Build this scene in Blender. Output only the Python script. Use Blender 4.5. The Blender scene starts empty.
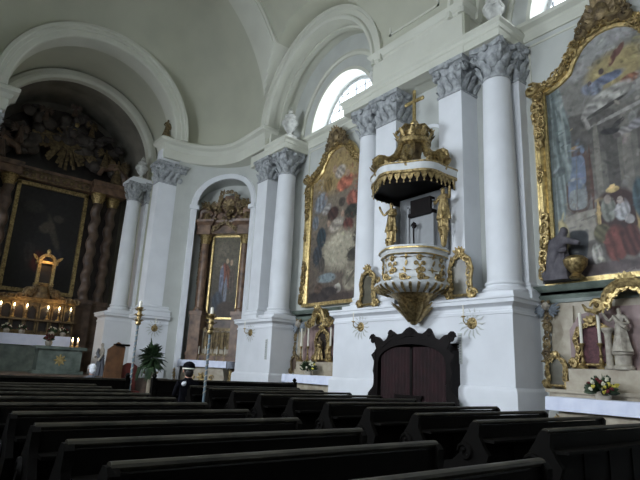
import bpy, math, random
import numpy as np
from mathutils import Vector, Matrix
PI = math.pi
S = bpy.context.scene
COL = S.collection
V = Vector
rnd = random.Random(7)

# ------------------------------------------------------------------ helpers
def lin(c):
    c = c / 255.0
    return c / 12.92 if c <= 0.04045 else ((c + 0.055) / 1.055) ** 2.4
def rgb(r, g, b): return (lin(r), lin(g), lin(b), 1.0)

def mat(name, col, rough=0.6, metal=0.0, col2=None, scale=6.0, bump=0.0, bscale=30.0, detail=4.0, spec=0.5, emis=None, estr=0.0, wave=False, sub=0.0):
    m = bpy.data.materials.new(name); m.use_nodes = True
    nt = m.node_tree; b = nt.nodes['Principled BSDF']
    b.inputs['Base Color'].default_value = col
    b.inputs['Roughness'].default_value = rough
    b.inputs['Metallic'].default_value = metal
    b.inputs['Specular IOR Level'].default_value = spec
    tc = nt.nodes.new('ShaderNodeTexCoord')
    n = nt.nodes.new('ShaderNodeTexNoise'); n.inputs['Scale'].default_value = scale; n.inputs['Detail'].default_value = detail
    nt.links.new(tc.outputs['Object'], n.inputs['Vector'])
    cr = nt.nodes.new('ShaderNodeValToRGB')
    c2 = col2 or tuple(x * 0.9 for x in col[:3]) + (1,)
    cr.color_ramp.elements[0].position = 0.35; cr.color_ramp.elements[1].position = 0.68
    cr.color_ramp.elements[0].color = col; cr.color_ramp.elements[1].color = c2
    nt.links.new(n.outputs['Fac'], cr.inputs['Fac'])
    nt.links.new(cr.outputs['Color'], b.inputs['Base Color'])
    if bump:
        n2 = nt.nodes.new('ShaderNodeTexNoise'); n2.inputs['Scale'].default_value = bscale; n2.inputs['Detail'].default_value = 5
        nt.links.new(tc.outputs['Object'], n2.inputs['Vector'])
        bp = nt.nodes.new('ShaderNodeBump'); bp.inputs['Strength'].default_value = bump; bp.inputs['Distance'].default_value = 0.03
        nt.links.new(n2.outputs['Fac'], bp.inputs['Height']); nt.links.new(bp.outputs['Normal'], b.inputs['Normal'])
    if emis:
        b.inputs['Emission Color'].default_value = emis; b.inputs['Emission Strength'].default_value = estr
    return m

M = {}
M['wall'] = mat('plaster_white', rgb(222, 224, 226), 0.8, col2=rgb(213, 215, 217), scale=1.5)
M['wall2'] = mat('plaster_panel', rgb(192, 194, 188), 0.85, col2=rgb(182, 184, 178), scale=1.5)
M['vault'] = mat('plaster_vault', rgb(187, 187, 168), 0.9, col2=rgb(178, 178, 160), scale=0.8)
M['vtrim'] = mat('plaster_vault_trim', rgb(206, 206, 192), 0.85, col2=rgb(198, 198, 184), scale=1.0)
M['capital'] = mat('grey_stucco', rgb(174, 177, 177), 0.75, col2=rgb(128, 131, 132), scale=9, bump=0.3)
M['urn'] = mat('urn_stone', rgb(206, 206, 200), 0.8, col2=rgb(168, 168, 162), scale=7)
M['gold'] = mat('gilding', (0.50, 0.375, 0.17, 1), 0.38, 0.85, col2=(0.17, 0.12, 0.055, 1), scale=16, bump=0.5, bscale=40)  # mottle puts yellowish highlights and brown shadows into the gold colour
M['gold_bright'] = mat('gilding_bright', (0.70, 0.54, 0.24, 1), 0.34, 0.8, col2=(0.36, 0.26, 0.11, 1), scale=12, bump=0.3)
M['gold_dim'] = mat('gilding_aged', (0.27, 0.20, 0.10, 1), 0.5, 0.6, col2=(0.09, 0.065, 0.04, 1), scale=8, bump=0.5)
M['wood'] = mat('dark_pew_wood', (0.0034, 0.0028, 0.0020, 1), 0.65, col2=(0.0018, 0.0014, 0.001, 1), scale=5, spec=0.08)
M['woodtop'] = mat('pew_rail_highlight', (0.034, 0.030, 0.020, 1), 0.45, col2=(0.009, 0.008, 0.005, 1), scale=7, spec=.3)  # lighter brown carries the highlight along the pew tops
M['confwood'] = mat('confessional_wood', (0.007, 0.0045, 0.004, 1), 0.55, col2=(0.004, 0.0025, 0.002, 1), scale=7, spec=0.12)
M['redcurtain'] = mat('dark_red_curtain', (0.022, 0.005, 0.006, 1), 0.9, col2=(0.010, 0.003, 0.003, 1), scale=4)
M['floor'] = mat('stone_floor', (0.03, 0.027, 0.024, 1), 0.5, col2=(0.018, 0.016, 0.015, 1), scale=2)
M['cloth'] = mat('white_altar_cloth', rgb(226, 230, 244), 0.85, col2=rgb(214, 219, 236), scale=5)
M['wax'] = mat('candle_wax', rgb(226, 222, 205), 0.5)
M['marble_beige'] = mat('beige_marble', rgb(176, 166, 146), 0.45, col2=rgb(150, 138, 118), scale=5, detail=8)
M['marble_pink'] = mat('pink_marble', rgb(150, 126, 120), 0.45, col2=rgb(118, 98, 95), scale=4, detail=8)
M['marble_green'] = mat('grey_green_marble', rgb(112, 122, 112), 0.4, col2=rgb(78, 88, 80), scale=4, detail=8)
M['marble_brown'] = mat('brown_marble', rgb(108, 90, 76), 0.45, col2=rgb(66, 54, 48), scale=3, detail=8)
M['marble_red'] = mat('red_brown_marble', rgb(134, 106, 84), 0.45, col2=rgb(76, 60, 50), scale=3.5, detail=8)
M['marble_dark'] = mat('dark_altar_marble', rgb(52, 44, 40), 0.4, col2=rgb(32, 28, 27), scale=3, detail=8)
M['cloudgrey'] = mat('cloud_stucco', rgb(88, 82, 76), 0.8, col2=rgb(58, 52, 50), scale=3)
M['ivory'] = mat('ivory_stucco', rgb(176, 168, 152), 0.6, col2=rgb(132, 124, 112), scale=8)
M['putto'] = mat('putto_flesh', rgb(178, 150, 128), 0.6, col2=rgb(150, 122, 102), scale=8)
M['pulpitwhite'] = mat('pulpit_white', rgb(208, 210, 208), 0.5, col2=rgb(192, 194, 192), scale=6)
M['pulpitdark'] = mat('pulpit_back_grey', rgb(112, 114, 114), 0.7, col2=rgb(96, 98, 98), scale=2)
M['pulpitgrey'] = mat('pulpit_door_grey', rgb(140, 142, 142), 0.6)
M['leaf'] = mat('leaf_green', rgb(40, 62, 30), 0.6, col2=rgb(26, 42, 20), scale=9)
M['fl_white'] = mat('white_petals', rgb(226, 222, 196), 0.7)
M['fl_yel'] = mat('yellow_petals', rgb(204, 190, 80), 0.7)
M['fl_red'] = mat('red_petals', rgb(92, 22, 28), 0.7)
M['black'] = mat('dark_coat', (0.004, 0.004, 0.006, 1), 0.9, spec=.1)
M['hair'] = mat('dark_hair', (0.014, 0.010, 0.008, 1), 0.6)
M['whitehair'] = mat('white_hair', rgb(216, 218, 222), 0.8)
M['skin'] = mat('skin', rgb(176, 130, 108), 0.6)
M['greycoat'] = mat('grey_coat', rgb(92, 94, 100), 0.85)
M['frost'] = mat('window_frame_white', rgb(190, 192, 192), 0.6)
M['iron'] = mat('iron_bars', rgb(96, 100, 104), 0.6)
M['brownwood'] = mat('brown_wood', rgb(112, 78, 50), 0.5, col2=rgb(86, 58, 38), scale=5)
M['velvet'] = mat('red_wood', rgb(92, 34, 26), 0.6)
M['flame'] = mat('candle_flame', (1, .75, .4, 1), 0.5, emis=(1, 0.72, 0.36, 1), estr=22)
M['darkglass'] = mat('mirror_dark', rgb(96, 92, 78), 0.3, col2=rgb(70, 66, 54), scale=3)
M['pinkpanel'] = mat('rose_brocade', rgb(98, 58, 62), 0.7, col2=rgb(70, 40, 44), scale=18)
M['winggrey'] = mat('wing_grey', rgb(120, 128, 134), 0.7, col2=rgb(92, 98, 104), scale=8)
M['stripe'] = mat('pole_blue_grey', rgb(96, 112, 120), 0.5)
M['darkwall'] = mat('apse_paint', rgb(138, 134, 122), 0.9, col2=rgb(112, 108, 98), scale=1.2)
def glassmat():
    m = bpy.data.materials.new('window_glass'); m.use_nodes = True; nt = m.node_tree; nt.nodes.clear()
    o = nt.nodes.new('ShaderNodeOutputMaterial'); mx = nt.nodes.new('ShaderNodeMixShader')
    t = nt.nodes.new('ShaderNodeBsdfTransparent'); g = nt.nodes.new('ShaderNodeBsdfGlossy'); g.inputs['Roughness'].default_value = 0.1
    n = nt.nodes.new('ShaderNodeTexNoise'); n.inputs['Scale'].default_value = 2
    cr = nt.nodes.new('ShaderNodeValToRGB'); cr.color_ramp.elements[0].color = (.90, .93, .96, 1); cr.color_ramp.elements[1].color = (.98, .98, 1, 1)
    nt.links.new(n.outputs['Fac'], cr.inputs['Fac']); nt.links.new(cr.outputs['Color'], t.inputs['Color'])
    mx.inputs[0].default_value = 0.06
    nt.links.new(t.outputs[0], mx.inputs[1]); nt.links.new(g.outputs[0], mx.inputs[2]); nt.links.new(mx.outputs[0], o.inputs['Surface'])
    return m
M['glass'] = glassmat()
def vcolmat(name, rough=0.6):
    m = bpy.data.materials.new(name); m.use_nodes = True; nt = m.node_tree; b = nt.nodes['Principled BSDF']
    a = nt.nodes.new('ShaderNodeAttribute'); a.attribute_name = 'Col'
    n = nt.nodes.new('ShaderNodeTexNoise'); n.inputs['Scale'].default_value = 7; n.inputs['Detail'].default_value = 8
    tc = nt.nodes.new('ShaderNodeTexCoord'); nt.links.new(tc.outputs['Object'], n.inputs['Vector'])
    mp = nt.nodes.new('ShaderNodeMapRange'); mp.inputs['From Min'].default_value = .3; mp.inputs['From Max'].default_value = .7; mp.inputs['To Min'].default_value = .7; mp.inputs['To Max'].default_value = 1.25
    nt.links.new(n.outputs['Fac'], mp.inputs['Value'])
    mx = nt.nodes.new('ShaderNodeVectorMath'); mx.operation = 'MULTIPLY'
    nt.links.new(a.outputs['Color'], mx.inputs[0]); nt.links.new(mp.outputs['Result'], mx.inputs[1])
    nt.links.new(mx.outputs['Vector'], b.inputs['Base Color']); b.inputs['Roughness'].default_value = rough
    return m
M['canvas'] = vcolmat('oil_painting')

class MB:
    def __init__(s): s.v = []; s.f = []; s.sm = []; s.T = Matrix.Identity(4)
    def add(s, vs, fs, smooth=False):
        n = len(s.v); T = s.T
        s.v += [tuple(T @ V(p)) for p in vs]
        s.f += [tuple(i + n for i in f) for f in fs]
        s.sm += [smooth] * len(fs)
        return s
    def box(s, x0, x1, y0, y1, z0, z1):
        v = [(x0, y0, z0), (x1, y0, z0), (x1, y1, z0), (x0, y1, z0), (x0, y0, z1), (x1, y0, z1), (x1, y1, z1), (x0, y1, z1)]
        return s.add(v, [(0, 3, 2, 1), (4, 5, 6, 7), (0, 1, 5, 4), (1, 2, 6, 5), (2, 3, 7, 6), (3, 0, 4, 7)])
    def lathe(s, prof, c=(0, 0, 0), n=20, a0=0, a1=2 * PI, lobes=0, amp=0, sx=1, sy=1, cap=True):
        full = abs(a1 - a0 - 2 * PI) < 1e-6; m = n if full else n + 1
        vs = []
        for r, z in prof:
            for i in range(m):
                a = a0 + (a1 - a0) * i / n; rr = r * (1 + amp * math.cos(lobes * a)) if lobes else r
                vs.append((c[0] + sx * rr * math.cos(a), c[1] + sy * rr * math.sin(a), c[2] + z))
        fs = []
        for j in range(len(prof) - 1):
            for i in range(n):
                k = (i + 1) % m
                fs.append((j * m + i, j * m + k, (j + 1) * m + k, (j + 1) * m + i))
        if cap:
            fs.append(tuple(range(m - 1, -1, -1))); fs.append(tuple((len(prof) - 1) * m + i for i in range(m)))
        return s.add(vs, fs, True)
    def tube(s, pts, r, n=6, flat=1.0, nrm=(0, 0, 1), closed=False):
        pts = [V(p) for p in pts]; L = len(pts)
        if not hasattr(r, '__len__'): r = [r] * L
        vs = []; nr = V(nrm)
        for i, p in enumerate(pts):
            t = (pts[(i + 1) % L] - pts[i - 1]) if closed else (pts[min(i + 1, L - 1)] - pts[max(i - 1, 0)])
            if t.length < 1e-9: t = V((0, 0, 1))
            t.normalize(); b = t.cross(nr)
            if b.length < 1e-3: b = t.cross(V((1, 0.3, 0.2)))
            b.normalize(); w = b.cross(t); w.normalize()
            for k in range(n):
                a = 2 * PI * k / n
                vs.append(p + b * (r[i] * math.cos(a)) + w * (r[i] * flat * math.sin(a)))
        fs = []
        for i in range(L if closed else L - 1):
            j = (i + 1) % L
            for k in range(n):
                q = (k + 1) % n
                fs.append((i * n + k, i * n + q, j * n + q, j * n + k))
        if not closed: fs += [tuple(range(n - 1, -1, -1)), tuple((L - 1) * n + k for k in range(n))]
        return s.add(vs, fs, True)
    def blob(s, c, r, n=8, seed=0, amp=0.0):
        if not hasattr(r, '__len__'): r = (r, r, r)
        R = random.Random(seed); vs = []; m = n // 2 + 1
        for j in range(1, m):
            th = PI * j / m
            for i in range(n):
                a = 2 * PI * i / n; k = 1 + amp * (R.random() - .5)
                vs.append((c[0] + r[0] * k * math.sin(th) * math.cos(a), c[1] + r[1] * k * math.sin(th) * math.sin(a), c[2] + r[2] * k * math.cos(th)))
        vs += [(c[0], c[1], c[2] + r[2]), (c[0], c[1], c[2] - r[2])]
        fs = []
        for j in range(m - 2):
            for i in range(n):
                k = (i + 1) % n; fs.append((j * n + i, (j + 1) * n + i, (j + 1) * n + k, j * n + k))
        T = (m - 1) * n
        for i in range(n):
            k = (i + 1) % n; fs.append((T, i, k)); fs.append((T + 1, (m - 2) * n + k, (m - 2) * n + i))
        return s.add(vs, fs, True)
    def prism(s, poly, d0, d1, ax='x', smooth=False):
        # poly of (a,b): ax 'x' -> (d,a,b) ; 'y' -> (a,d,b) ; 'z' -> (a,b,d)
        f = {'x': lambda a, b, d: (d, a, b), 'y': lambda a, b, d: (a, d, b), 'z': lambda a, b, d: (a, b, d)}[ax]
        n = len(poly)
        vs = [f(a, b, d0) for a, b in poly] + [f(a, b, d1) for a, b in poly]
        fs = [tuple(range(n - 1, -1, -1)), tuple(range(n, 2 * n))] + [(i, (i + 1) % n, n + (i + 1) % n, n + i) for i in range(n)]
        return s.add(vs, fs, smooth)
    def loft(s, rings, closed=True, smooth=True, ends=False):
        n = len(rings[0]); vs = [p for r in rings for p in r]; fs = []
        for j in range(len(rings) - 1):
            for i in range(n if closed else n - 1):
                k = (i + 1) % n; fs.append((j * n + i, j * n + k, (j + 1) * n + k, (j + 1) * n + i))
        if ends: fs += [tuple(range(n - 1, -1, -1)), tuple((len(rings) - 1) * n + i for i in range(n))]
        return s.add(vs, fs, smooth)
    def sweep(s, path, prof, side=1, closed=False):
        """moulding: path of (x,y) in plan, prof of (out,z); out is measured to the left*side of the path"""
        L = len(path); P = [V((p[0], p[1])) for p in path]; rings = []
        for i in range(L):
            a = P[i] - P[i - 1] if (i > 0 or closed) else P[1] - P[0]
            b = P[(i + 1) % L] - P[i] if (i < L - 1 or closed) else a
            if i == 0 and not closed: a = b
            a = a.normalized(); b = b.normalized()
            na = V((-a.y, a.x)) * side; nb = V((-b.y, b.x)) * side
            m = (na + nb); m.normalize(); k = 1 / max(0.35, m.dot(na))
            rings.append([(P[i].x + m.x * o * k, P[i].y + m.y * o * k, z) for o, z in prof])
        if closed: rings.append(rings[0])
        return s.loft(rings, closed=True, smooth=False, ends=not closed)
    def arch(s, c, prof, a0=0, a1=PI, n=32, plane='x', ell=1.0, smooth=False):
        """ring: prof of (radius, depth coordinate); plane 'x': ring in YZ at x=depth; 'y': ring in XZ at y=depth"""
        rings = []
        for i in range(n + 1):
            a = a0 + (a1 - a0) * i / n
            ring = []
            for r, d in prof:
                u = c[0] + r * math.cos(a); z = c[1] + r * ell * math.sin(a)
                ring.append((d, u, z) if plane == 'x' else (u, d, z))
            rings.append(ring)
        return s.loft(rings, closed=True, smooth=smooth, ends=True)
    def mesh(s, name, m, ang=35):
        me = bpy.data.meshes.new(name); me.from_pydata(s.v, [], s.f); me.update()
        me.polygons.foreach_set('use_smooth', s.sm)
        try: me.set_sharp_from_angle(angle=math.radians(ang))
        except Exception: pass
        me.materials.append(m); return me
    def obj(s, name, m, parent=None, **k):
        o = bpy.data.objects.new(name, s.mesh(name, m)); COL.objects.link(o)
        if parent is not None: o.parent = parent
        for a, b in k.items(): o[a] = b
        return o

def thing(name, label, cat, loc=(0, 0, 0), rz=0, group=None):
    o = bpy.data.objects.new(name, None); COL.objects.link(o); o.location = loc; o.rotation_euler = (0, 0, rz)
    o.empty_display_size = 0.1; o['label'] = label; o['category'] = cat
    if group: o['group'] = group
    return o
def tag(o, label, cat, group=None):
    o['label'] = label; o['category'] = cat
    if group: o['group'] = group
    return o
def struct(name, mb, m, parent=None):
    o = mb.obj(name, m, parent)
    if parent is None: o['kind'] = 'structure'
    return o
def dup(root, loc, rz=0, label=None, group=None, scale=None):
    r = root.copy(); COL.objects.link(r); r.location = loc; r.rotation_euler = (0, 0, rz)
    if scale is not None: r.scale = (scale,) * 3 if not hasattr(scale, '__len__') else scale
    if label: r['label'] = label
    if group: r['group'] = group
    for ch in list(root.children):
        c = ch.copy(); COL.objects.link(c); c.parent = r
        for g in list(ch.children):
            d = g.copy(); COL.objects.link(d); d.parent = c
    return r
def TR(x=0, y=0, z=0, rz=0, rx=0, ry=0, s=1):
    return Matrix.Translation((x, y, z)) @ Matrix.Rotation(rz, 4, 'Z') @ Matrix.Rotation(ry, 4, 'Y') @ Matrix.Rotation(rx, 4, 'X') @ Matrix.Scale(s, 4)

# ornament primitives -------------------------------------------------
def leaf(mb, p, d, up, L, w, curl=0.6, n=5):
    """acanthus leaf from p growing along d, curling towards up"""
    p = V(p); d = V(d).normalized(); up = V(up).normalized(); pts = []; rs = []
    for i in range(n):
        t = i / (n - 1); pts.append(p + d * (L * t * (1 - 0.25 * curl * t)) + up * (L * curl * t * t * 0.8)); rs.append(w * (0.5 + 1.6 * t * (1 - t) * 1.3) * (1 if t < 1 else 0.45))
    mb.tube(pts, rs, 6, 0.35, up)
def scroll(mb, c, u, v, R, r, turns=1.15, a0=0.0, n=12):
    """C scroll spiralling in the plane u,v round c"""
    c = V(c); u = V(u).normalized(); v = V(v).normalized(); nn = u.cross(v); pts = []; rs = []
    for i in range(n + 1):
        t = i / n; a = a0 + t * turns * 2 * PI; rr = R * (1 - 0.72 * t)
        pts.append(c + u * rr * math.cos(a) + v * rr * math.sin(a)); rs.append(r * (0.55 + 1.0 * math.sin(PI * min(1, t * 1.1)) ))
    mb.tube(pts, rs, 6, 1.0, nn)
    mb.blob(pts[-1], r * 1.3, 6)
def rocaille(mb, path, nrm, size, rr, dens=1.0, out=1):
    """gilt scrollwork along a path lying in the plane with normal nrm; grows to the left of the path * out"""
    nrm = V(nrm).normalized(); P = [V(p) for p in path]; tot = sum((P[i + 1] - P[i]).length for i in range(len(P) - 1))
    n = max(2, int(tot / (size * 0.9) * dens)); s = 0; k = 0; acc = 0
    for q in range(n + 1):
        t = tot * q / n; acc = 0
        for i in range(len(P) - 1):
            l = (P[i + 1] - P[i]).length
            if acc + l >= t - 1e-6 or i == len(P) - 2:
                p = P[i].lerp(P[i + 1], min(1, max(0, (t - acc) / max(l, 1e-6)))); tg = (P[i + 1] - P[i]).normalized(); break
            acc += l
        o = nrm.cross(tg) * out; sz = size * rr.uniform(0.7, 1.25); sg = 1 if q % 2 else -1
        scroll(mb, p + o * sz * 0.35 + nrm * 0.03, tg * sg, o, sz * 0.5, sz * 0.13, rr.uniform(.8, 1.2), rr.uniform(-.6, .6), 10)
        leaf(mb, p + nrm * 0.02, o * rr.uniform(.6, 1) + tg * rr.uniform(-1, 1), nrm, sz * rr.uniform(.8, 1.2), sz * .17, rr.uniform(.1, .6))
        leaf(mb, p + nrm * 0.03, tg * sg + o * rr.uniform(.1, .5), nrm, sz * rr.uniform(.6, 1), sz * .15, rr.uniform(.1, .5))

def skin(name, joints, edges, root=0, sub=2):
    """continuous skinned body; joints {i: (co, r)}"""
    me = bpy.data.meshes.new(name); me.from_pydata([j[0] for j in joints], edges, [])
    o = bpy.data.objects.new(name, me); COL.objects.link(o)
    m = o.modifiers.new('skin', 'SKIN'); m.use_smooth_shade = True
    if not me.skin_vertices: me.skin_vertices.new()
    for i, j in enumerate(joints):
        r = j[1]; me.skin_vertices[0].data[i].radius = (r, r) if not hasattr(r, '__len__') else r
        me.skin_vertices[0].data[i].use_root = (i == root)
    s = o.modifiers.new('sub', 'SUBSURF'); s.levels = sub; s.render_levels = sub
    dg = bpy.context.evaluated_depsgraph_get(); dg.update()
    ev = o.evaluated_get(dg); out = bpy.data.meshes.new_from_object(ev)
    bpy.data.objects.remove(o)
    out.polygons.foreach_set('use_smooth', [True] * len(out.polygons))
    return out
def addmesh(mb, me, T=Matrix.Identity(4)):
    mb.add([T @ v.co for v in me.vertices], [tuple(p.vertices) for p in me.polygons], True)

# =================================================================== geometry constants
XC = 3.95                 # nave axis
XW, XR = 9.0, 10.0        # pier plane and bay wall plane
ZP = 3.06                 # pedestal top
ZC0, ZC1 = 7.98, 8.82     # capitals
ZS = 9.9                  # vault spring
BAYS = [(12.15, 2.68), (3.7, 2.68), (-4.6, 2.68)]

# =================================================================== shell
b = MB(); b.box(-2.5, 12, -9, 19, -0.2, 0); struct('floor', b, M['floor'])
b = MB(); b.box(0.3, 7.6, 18.0, 25, 0, 0.98)
for k in range(5): b.box(1.3, 6.1, 17.95 - 0.35 * (k + 1), 18.05, 0, 0.98 - 0.165 * (k + 1))
struct('floor_chancel', b, M['marble_brown'])

def wall_x(mb, x0, x1, ya, yb, z0, z1, holes, n=28):
    """thick wall in a plane x, with semicircular-headed holes (yc, r, zbase, ell)"""
    hs = sorted(holes); cur = ya
    for yc, r, zb, e in hs:
        mb.box(x0, x1, cur, yc - r, z0, z1)
        if zb > z0: mb.box(x0, x1, yc - r, yc + r, z0, zb)
        for i in range(n):
            a0 = PI - PI * i / n; a1 = PI - PI * (i + 1) / n
            ya_, yb_ = yc + r * math.cos(a0), yc + r * math.cos(a1)
            za, zc = zb + r * e * math.sin(a0), zb + r * e * math.sin(a1)
            mb.add([(x0, ya_, za), (x0, yb_, zc), (x0, yb_, z1), (x0, ya_, z1), (x1, ya_, za), (x1, yb_, zc), (x1, yb_, z1), (x1, ya_, z1)],
                   [(3, 2, 1, 0), (4, 5, 6, 7), (0, 1, 5, 4)])
        cur = yc + r
    mb.box(x0, x1, cur, yb, z0, z1)
WIN = [(11.92, 1.58, 9.42, 1.15), (3.7, 1.58, 9.42, 1.15), (-4.6, 1.58, 9.42, 1.15)]
b = MB(); wall_x(b, XR, XR + 0.75, -8, 15.7, 0, 13.4, WIN); struct('wall_right', b, M['wall2'])
# upper wall in the pier plane, opened by the bay arches
b = MB()
ylist = sorted([(yc, r) for yc, r in BAYS]); cur = -8
for yc, r in ylist:
    b.box(XW, XW + 0.22, cur, yc - r, ZS - 0.75, ZS); cur = yc + r
b.box(XW, XW + 0.22, cur, 15.9, ZS - 0.75, ZS)
wall_x(b, XW, XW + 0.22, -8, 15.9, ZS, 13.3, [(yc, r, ZS, 1.0) for yc, r in BAYS], 40)
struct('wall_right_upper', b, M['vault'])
# bay barrel soffits
b = MB()
for yc, r in BAYS: b.arch((yc, ZS), [(r, XW + .1), (r, XR + .2), (r + .12, XR + .2), (r + .12, XW + .1)], n=40, plane='x', smooth=True)
struct('ceiling_bay_arches', b, M['vtrim'])
b = MB()
for yc, r in BAYS:
    b.arch((yc, ZS), [(r - .02, XW + .2), (r - .02, XW - .05), (r + .05, XW - .1), (r + .1, XW - .1), (r + .14, XW - .04), (r + .3, XW - .04), (r + .34, XW - .12), (r + .42, XW - .12), (r + .42, XW + .2)], n=48, plane='x')
    b.arch((yc, ZS), [(r - .01, XW + .42), (r - .09, XW + .42), (r - .09, XW + .6), (r - .01, XW + .6)], n=44, plane='x')
for yc, r, zb, e in WIN[:2]:
    b.arch((yc, zb), [(r + .5, XR + .05), (r + .5, XR - .06), (r + .58, XR - .09), (r + .66, XR - .06), (r + .66, XR + .05)], n=36, plane='x', ell=e * .97)
    b.arch((yc, zb), [(r, XR + .05), (r, XR - .05), (r + .1, XR - .05), (r + .1, XR + .05)], n=36, plane='x', ell=e)
struct('trim_1', b, M['vtrim'])

# windows: frame with bars, glass
def lunette(i, x, yc, zb, r, e, sgn):
    b = MB(); b.arch((yc, zb), [(r, x), (r - .09, x), (r - .09, x + .1 * sgn), (r, x + .1 * sgn)], n=32, plane='x', ell=e)
    b.box(min(x, x + .1 * sgn), max(x, x + .1 * sgn), yc - r, yc + r, zb, zb + .09)
    w = struct('window_%d' % i, b, M['frost'])
    b = MB()
    for k in range(-3, 4):
        y = yc + k * r / 3.6; h = e * math.sqrt(max(0, r * r - (y - yc) ** 2)); b.box(x + .03, x + .055, y - .016, y + .016, zb, zb + h)
    for k in range(1, 4):
        z = zb + k * r * e / 3.7; h = r * math.sqrt(max(0, 1 - ((z - zb) / (r * e)) ** 2)); b.box(x + .03, x + .055, yc - h, yc + h, z - .014, z + .014)
    b.obj('bars', M['iron'], w)
    b = MB(); pts = [(yc + (r - .03) * math.cos(PI * k / 32), zb + .02 + e * (r - .05) * math.sin(PI * k / 32)) for k in range(33)]
    b.prism(pts, x + .06, x + .07, 'x'); b.obj('glass_pane', M['glass'], w)
for i, (yc, r, zb, e) in enumerate(WIN): lunette(i + 1, XR + .55, yc, zb, r, e, 1)

# left nave wall (mirror, plain) with the lunettes that light the nave
XL = 2 * XC - XW
b = MB(); wall_x(b, XL - .8, XL, -8, 16.2, 0, 13.3, [(yc, 2.2, 3.6, 1.6) for yc, r in BAYS], 28); struct('wall_left', b, M['wall'])
b = MB(); b.box(XL - .8, XR + .8, -8.3, -8, 0, 17); struct('wall_back', b, M['wall'])
for i, (yc, r) in enumerate(BAYS):
    lunette(i + 4, XL - .6, yc, 3.6, 2.2, 1.6, 1)

RB0, RB1 = 13.7, 15.0
# nave vault --------------------------------------------------------
A_, B_ = XW - XC + .02, 5.7
def zbar(x):
    t = (x - XC) / A_; return ZS + B_ * math.sqrt(max(0, 1 - t * t))
def zlun(y):
    z = ZS
    for yc, r in BAYS:
        rr = r + .42
        if abs(y - yc) < rr: z = max(z, ZS + math.sqrt(rr * rr - (y - yc) ** 2))
    return z
xs = [XC + A_ * math.sin(PI * (i / 72 - .5)) for i in range(73)]; ys = []
y = -8.0
ys = [-8 + (RB0 + 8) * i / 136 for i in range(137)]
vs = [(x, y, max(zbar(x), zlun(y))) for y in ys for x in xs]; nx = len(xs)
fs = [(j * nx + i, (j + 1) * nx + i, (j + 1) * nx + i + 1, j * nx + i + 1) for j in range(len(ys) - 1) for i in range(nx - 1)]
b = MB(); b.add(vs, fs, True)
vs = [(x, y, z + .3) for x, y, z in vs]
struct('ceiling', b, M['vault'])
# outer roof deck so no light leaks through the thin vault
b = MB(); b.box(XL - 1.2, XR + 1.6, -8.4, 26, 16.2, 16.4); b.box(XR + .7, XR + .8, 9, 26, 13.3, 16.3); b.box(XR, XR + .8, -8.4, 16, 13.2, 16.3); b.box(XL - .8, XL, -8.4, 26, 13.2, 16.3)
struct('roof', b, M['darkwall'])
# transverse rib: follows the barrel 12 cm lower, cut by the bay lunette
def zrib(x, k):
    t = (x - XC) / (A_ - k); return ZS + (B_ - k) * math.sqrt(max(0, 1 - t * t)) if abs(t) < 1 else ZS
b = MB(); rows = [(RB0, 0), (RB0 + .005, .1), (RB0 + .1, .1), (RB0 + .11, .14)] + [(RB0 + .11 + (RB1 - RB0 - .22) * i / 10, .14) for i in range(1, 11)] + [(RB1 - .1, .1), (RB1 - .005, .1), (RB1, 0)]
vs = [(x, y, max(zrib(x, k), zlun(y))) for y, k in rows for x in xs]
fs = [(j * nx + i, (j + 1) * nx + i, (j + 1) * nx + i + 1, j * nx + i + 1) for j in range(len(rows) - 1) for i in range(nx - 1)]
b.add(vs, fs, True); struct('trim_2', b, M['vtrim'])

# end dome with rounded corners ---------------------------------------
CY0, YE, RC = 15.02, 18.45, 2.0
def rb(phi):
    """distance from (XC,CY0) to the rounded rectangle in direction phi"""
    lo, hi = 0, 9
    for _ in range(40):
        m = (lo + hi) / 2; x = abs(m * math.cos(phi)); y = m * math.sin(phi)
        hx, hy = A_, YE - CY0
        if x > hx or y > hy: inside = False
        elif x > hx - RC and y > hy - RC: inside = math.hypot(x - (hx - RC), y - (hy - RC)) < RC
        else: inside = True
        if inside: lo = m
        else: hi = m
    return lo
NP, NR = 120, 44; vs = []; fs = []
for j in range(NR + 1):
    rho = math.sin(PI / 2 * j / NR)
    for i in range(NP + 1):
        ph = PI * i / NP; r = rb(ph) * rho
        vs.append((XC + r * math.cos(ph), CY0 - .02 + r * math.sin(ph), ZS + B_ * math.sqrt(max(0, 1 - rho * rho))))
ACX, ACZ, ARI, ARO = 3.98, 9.85, 2.82, 3.3
for j in range(NR):
    for i in range(NP):
        q = (j * (NP + 1) + i, j * (NP + 1) + i + 1, (j + 1) * (NP + 1) + i + 1, (j + 1) * (NP + 1) + i)
        cx = sum(vs[k][0] for k in q) / 4; cy = sum(vs[k][1] for k in q) / 4; cz = sum(vs[k][2] for k in q) / 4
        if cy > 16.6 and math.hypot(cx - ACX, cz - ACZ) < ARO - .22: continue
        fs.append(q)
b = MB(); b.add(vs, fs, True); struct('ceiling_dome', b, M['vault'])
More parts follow.
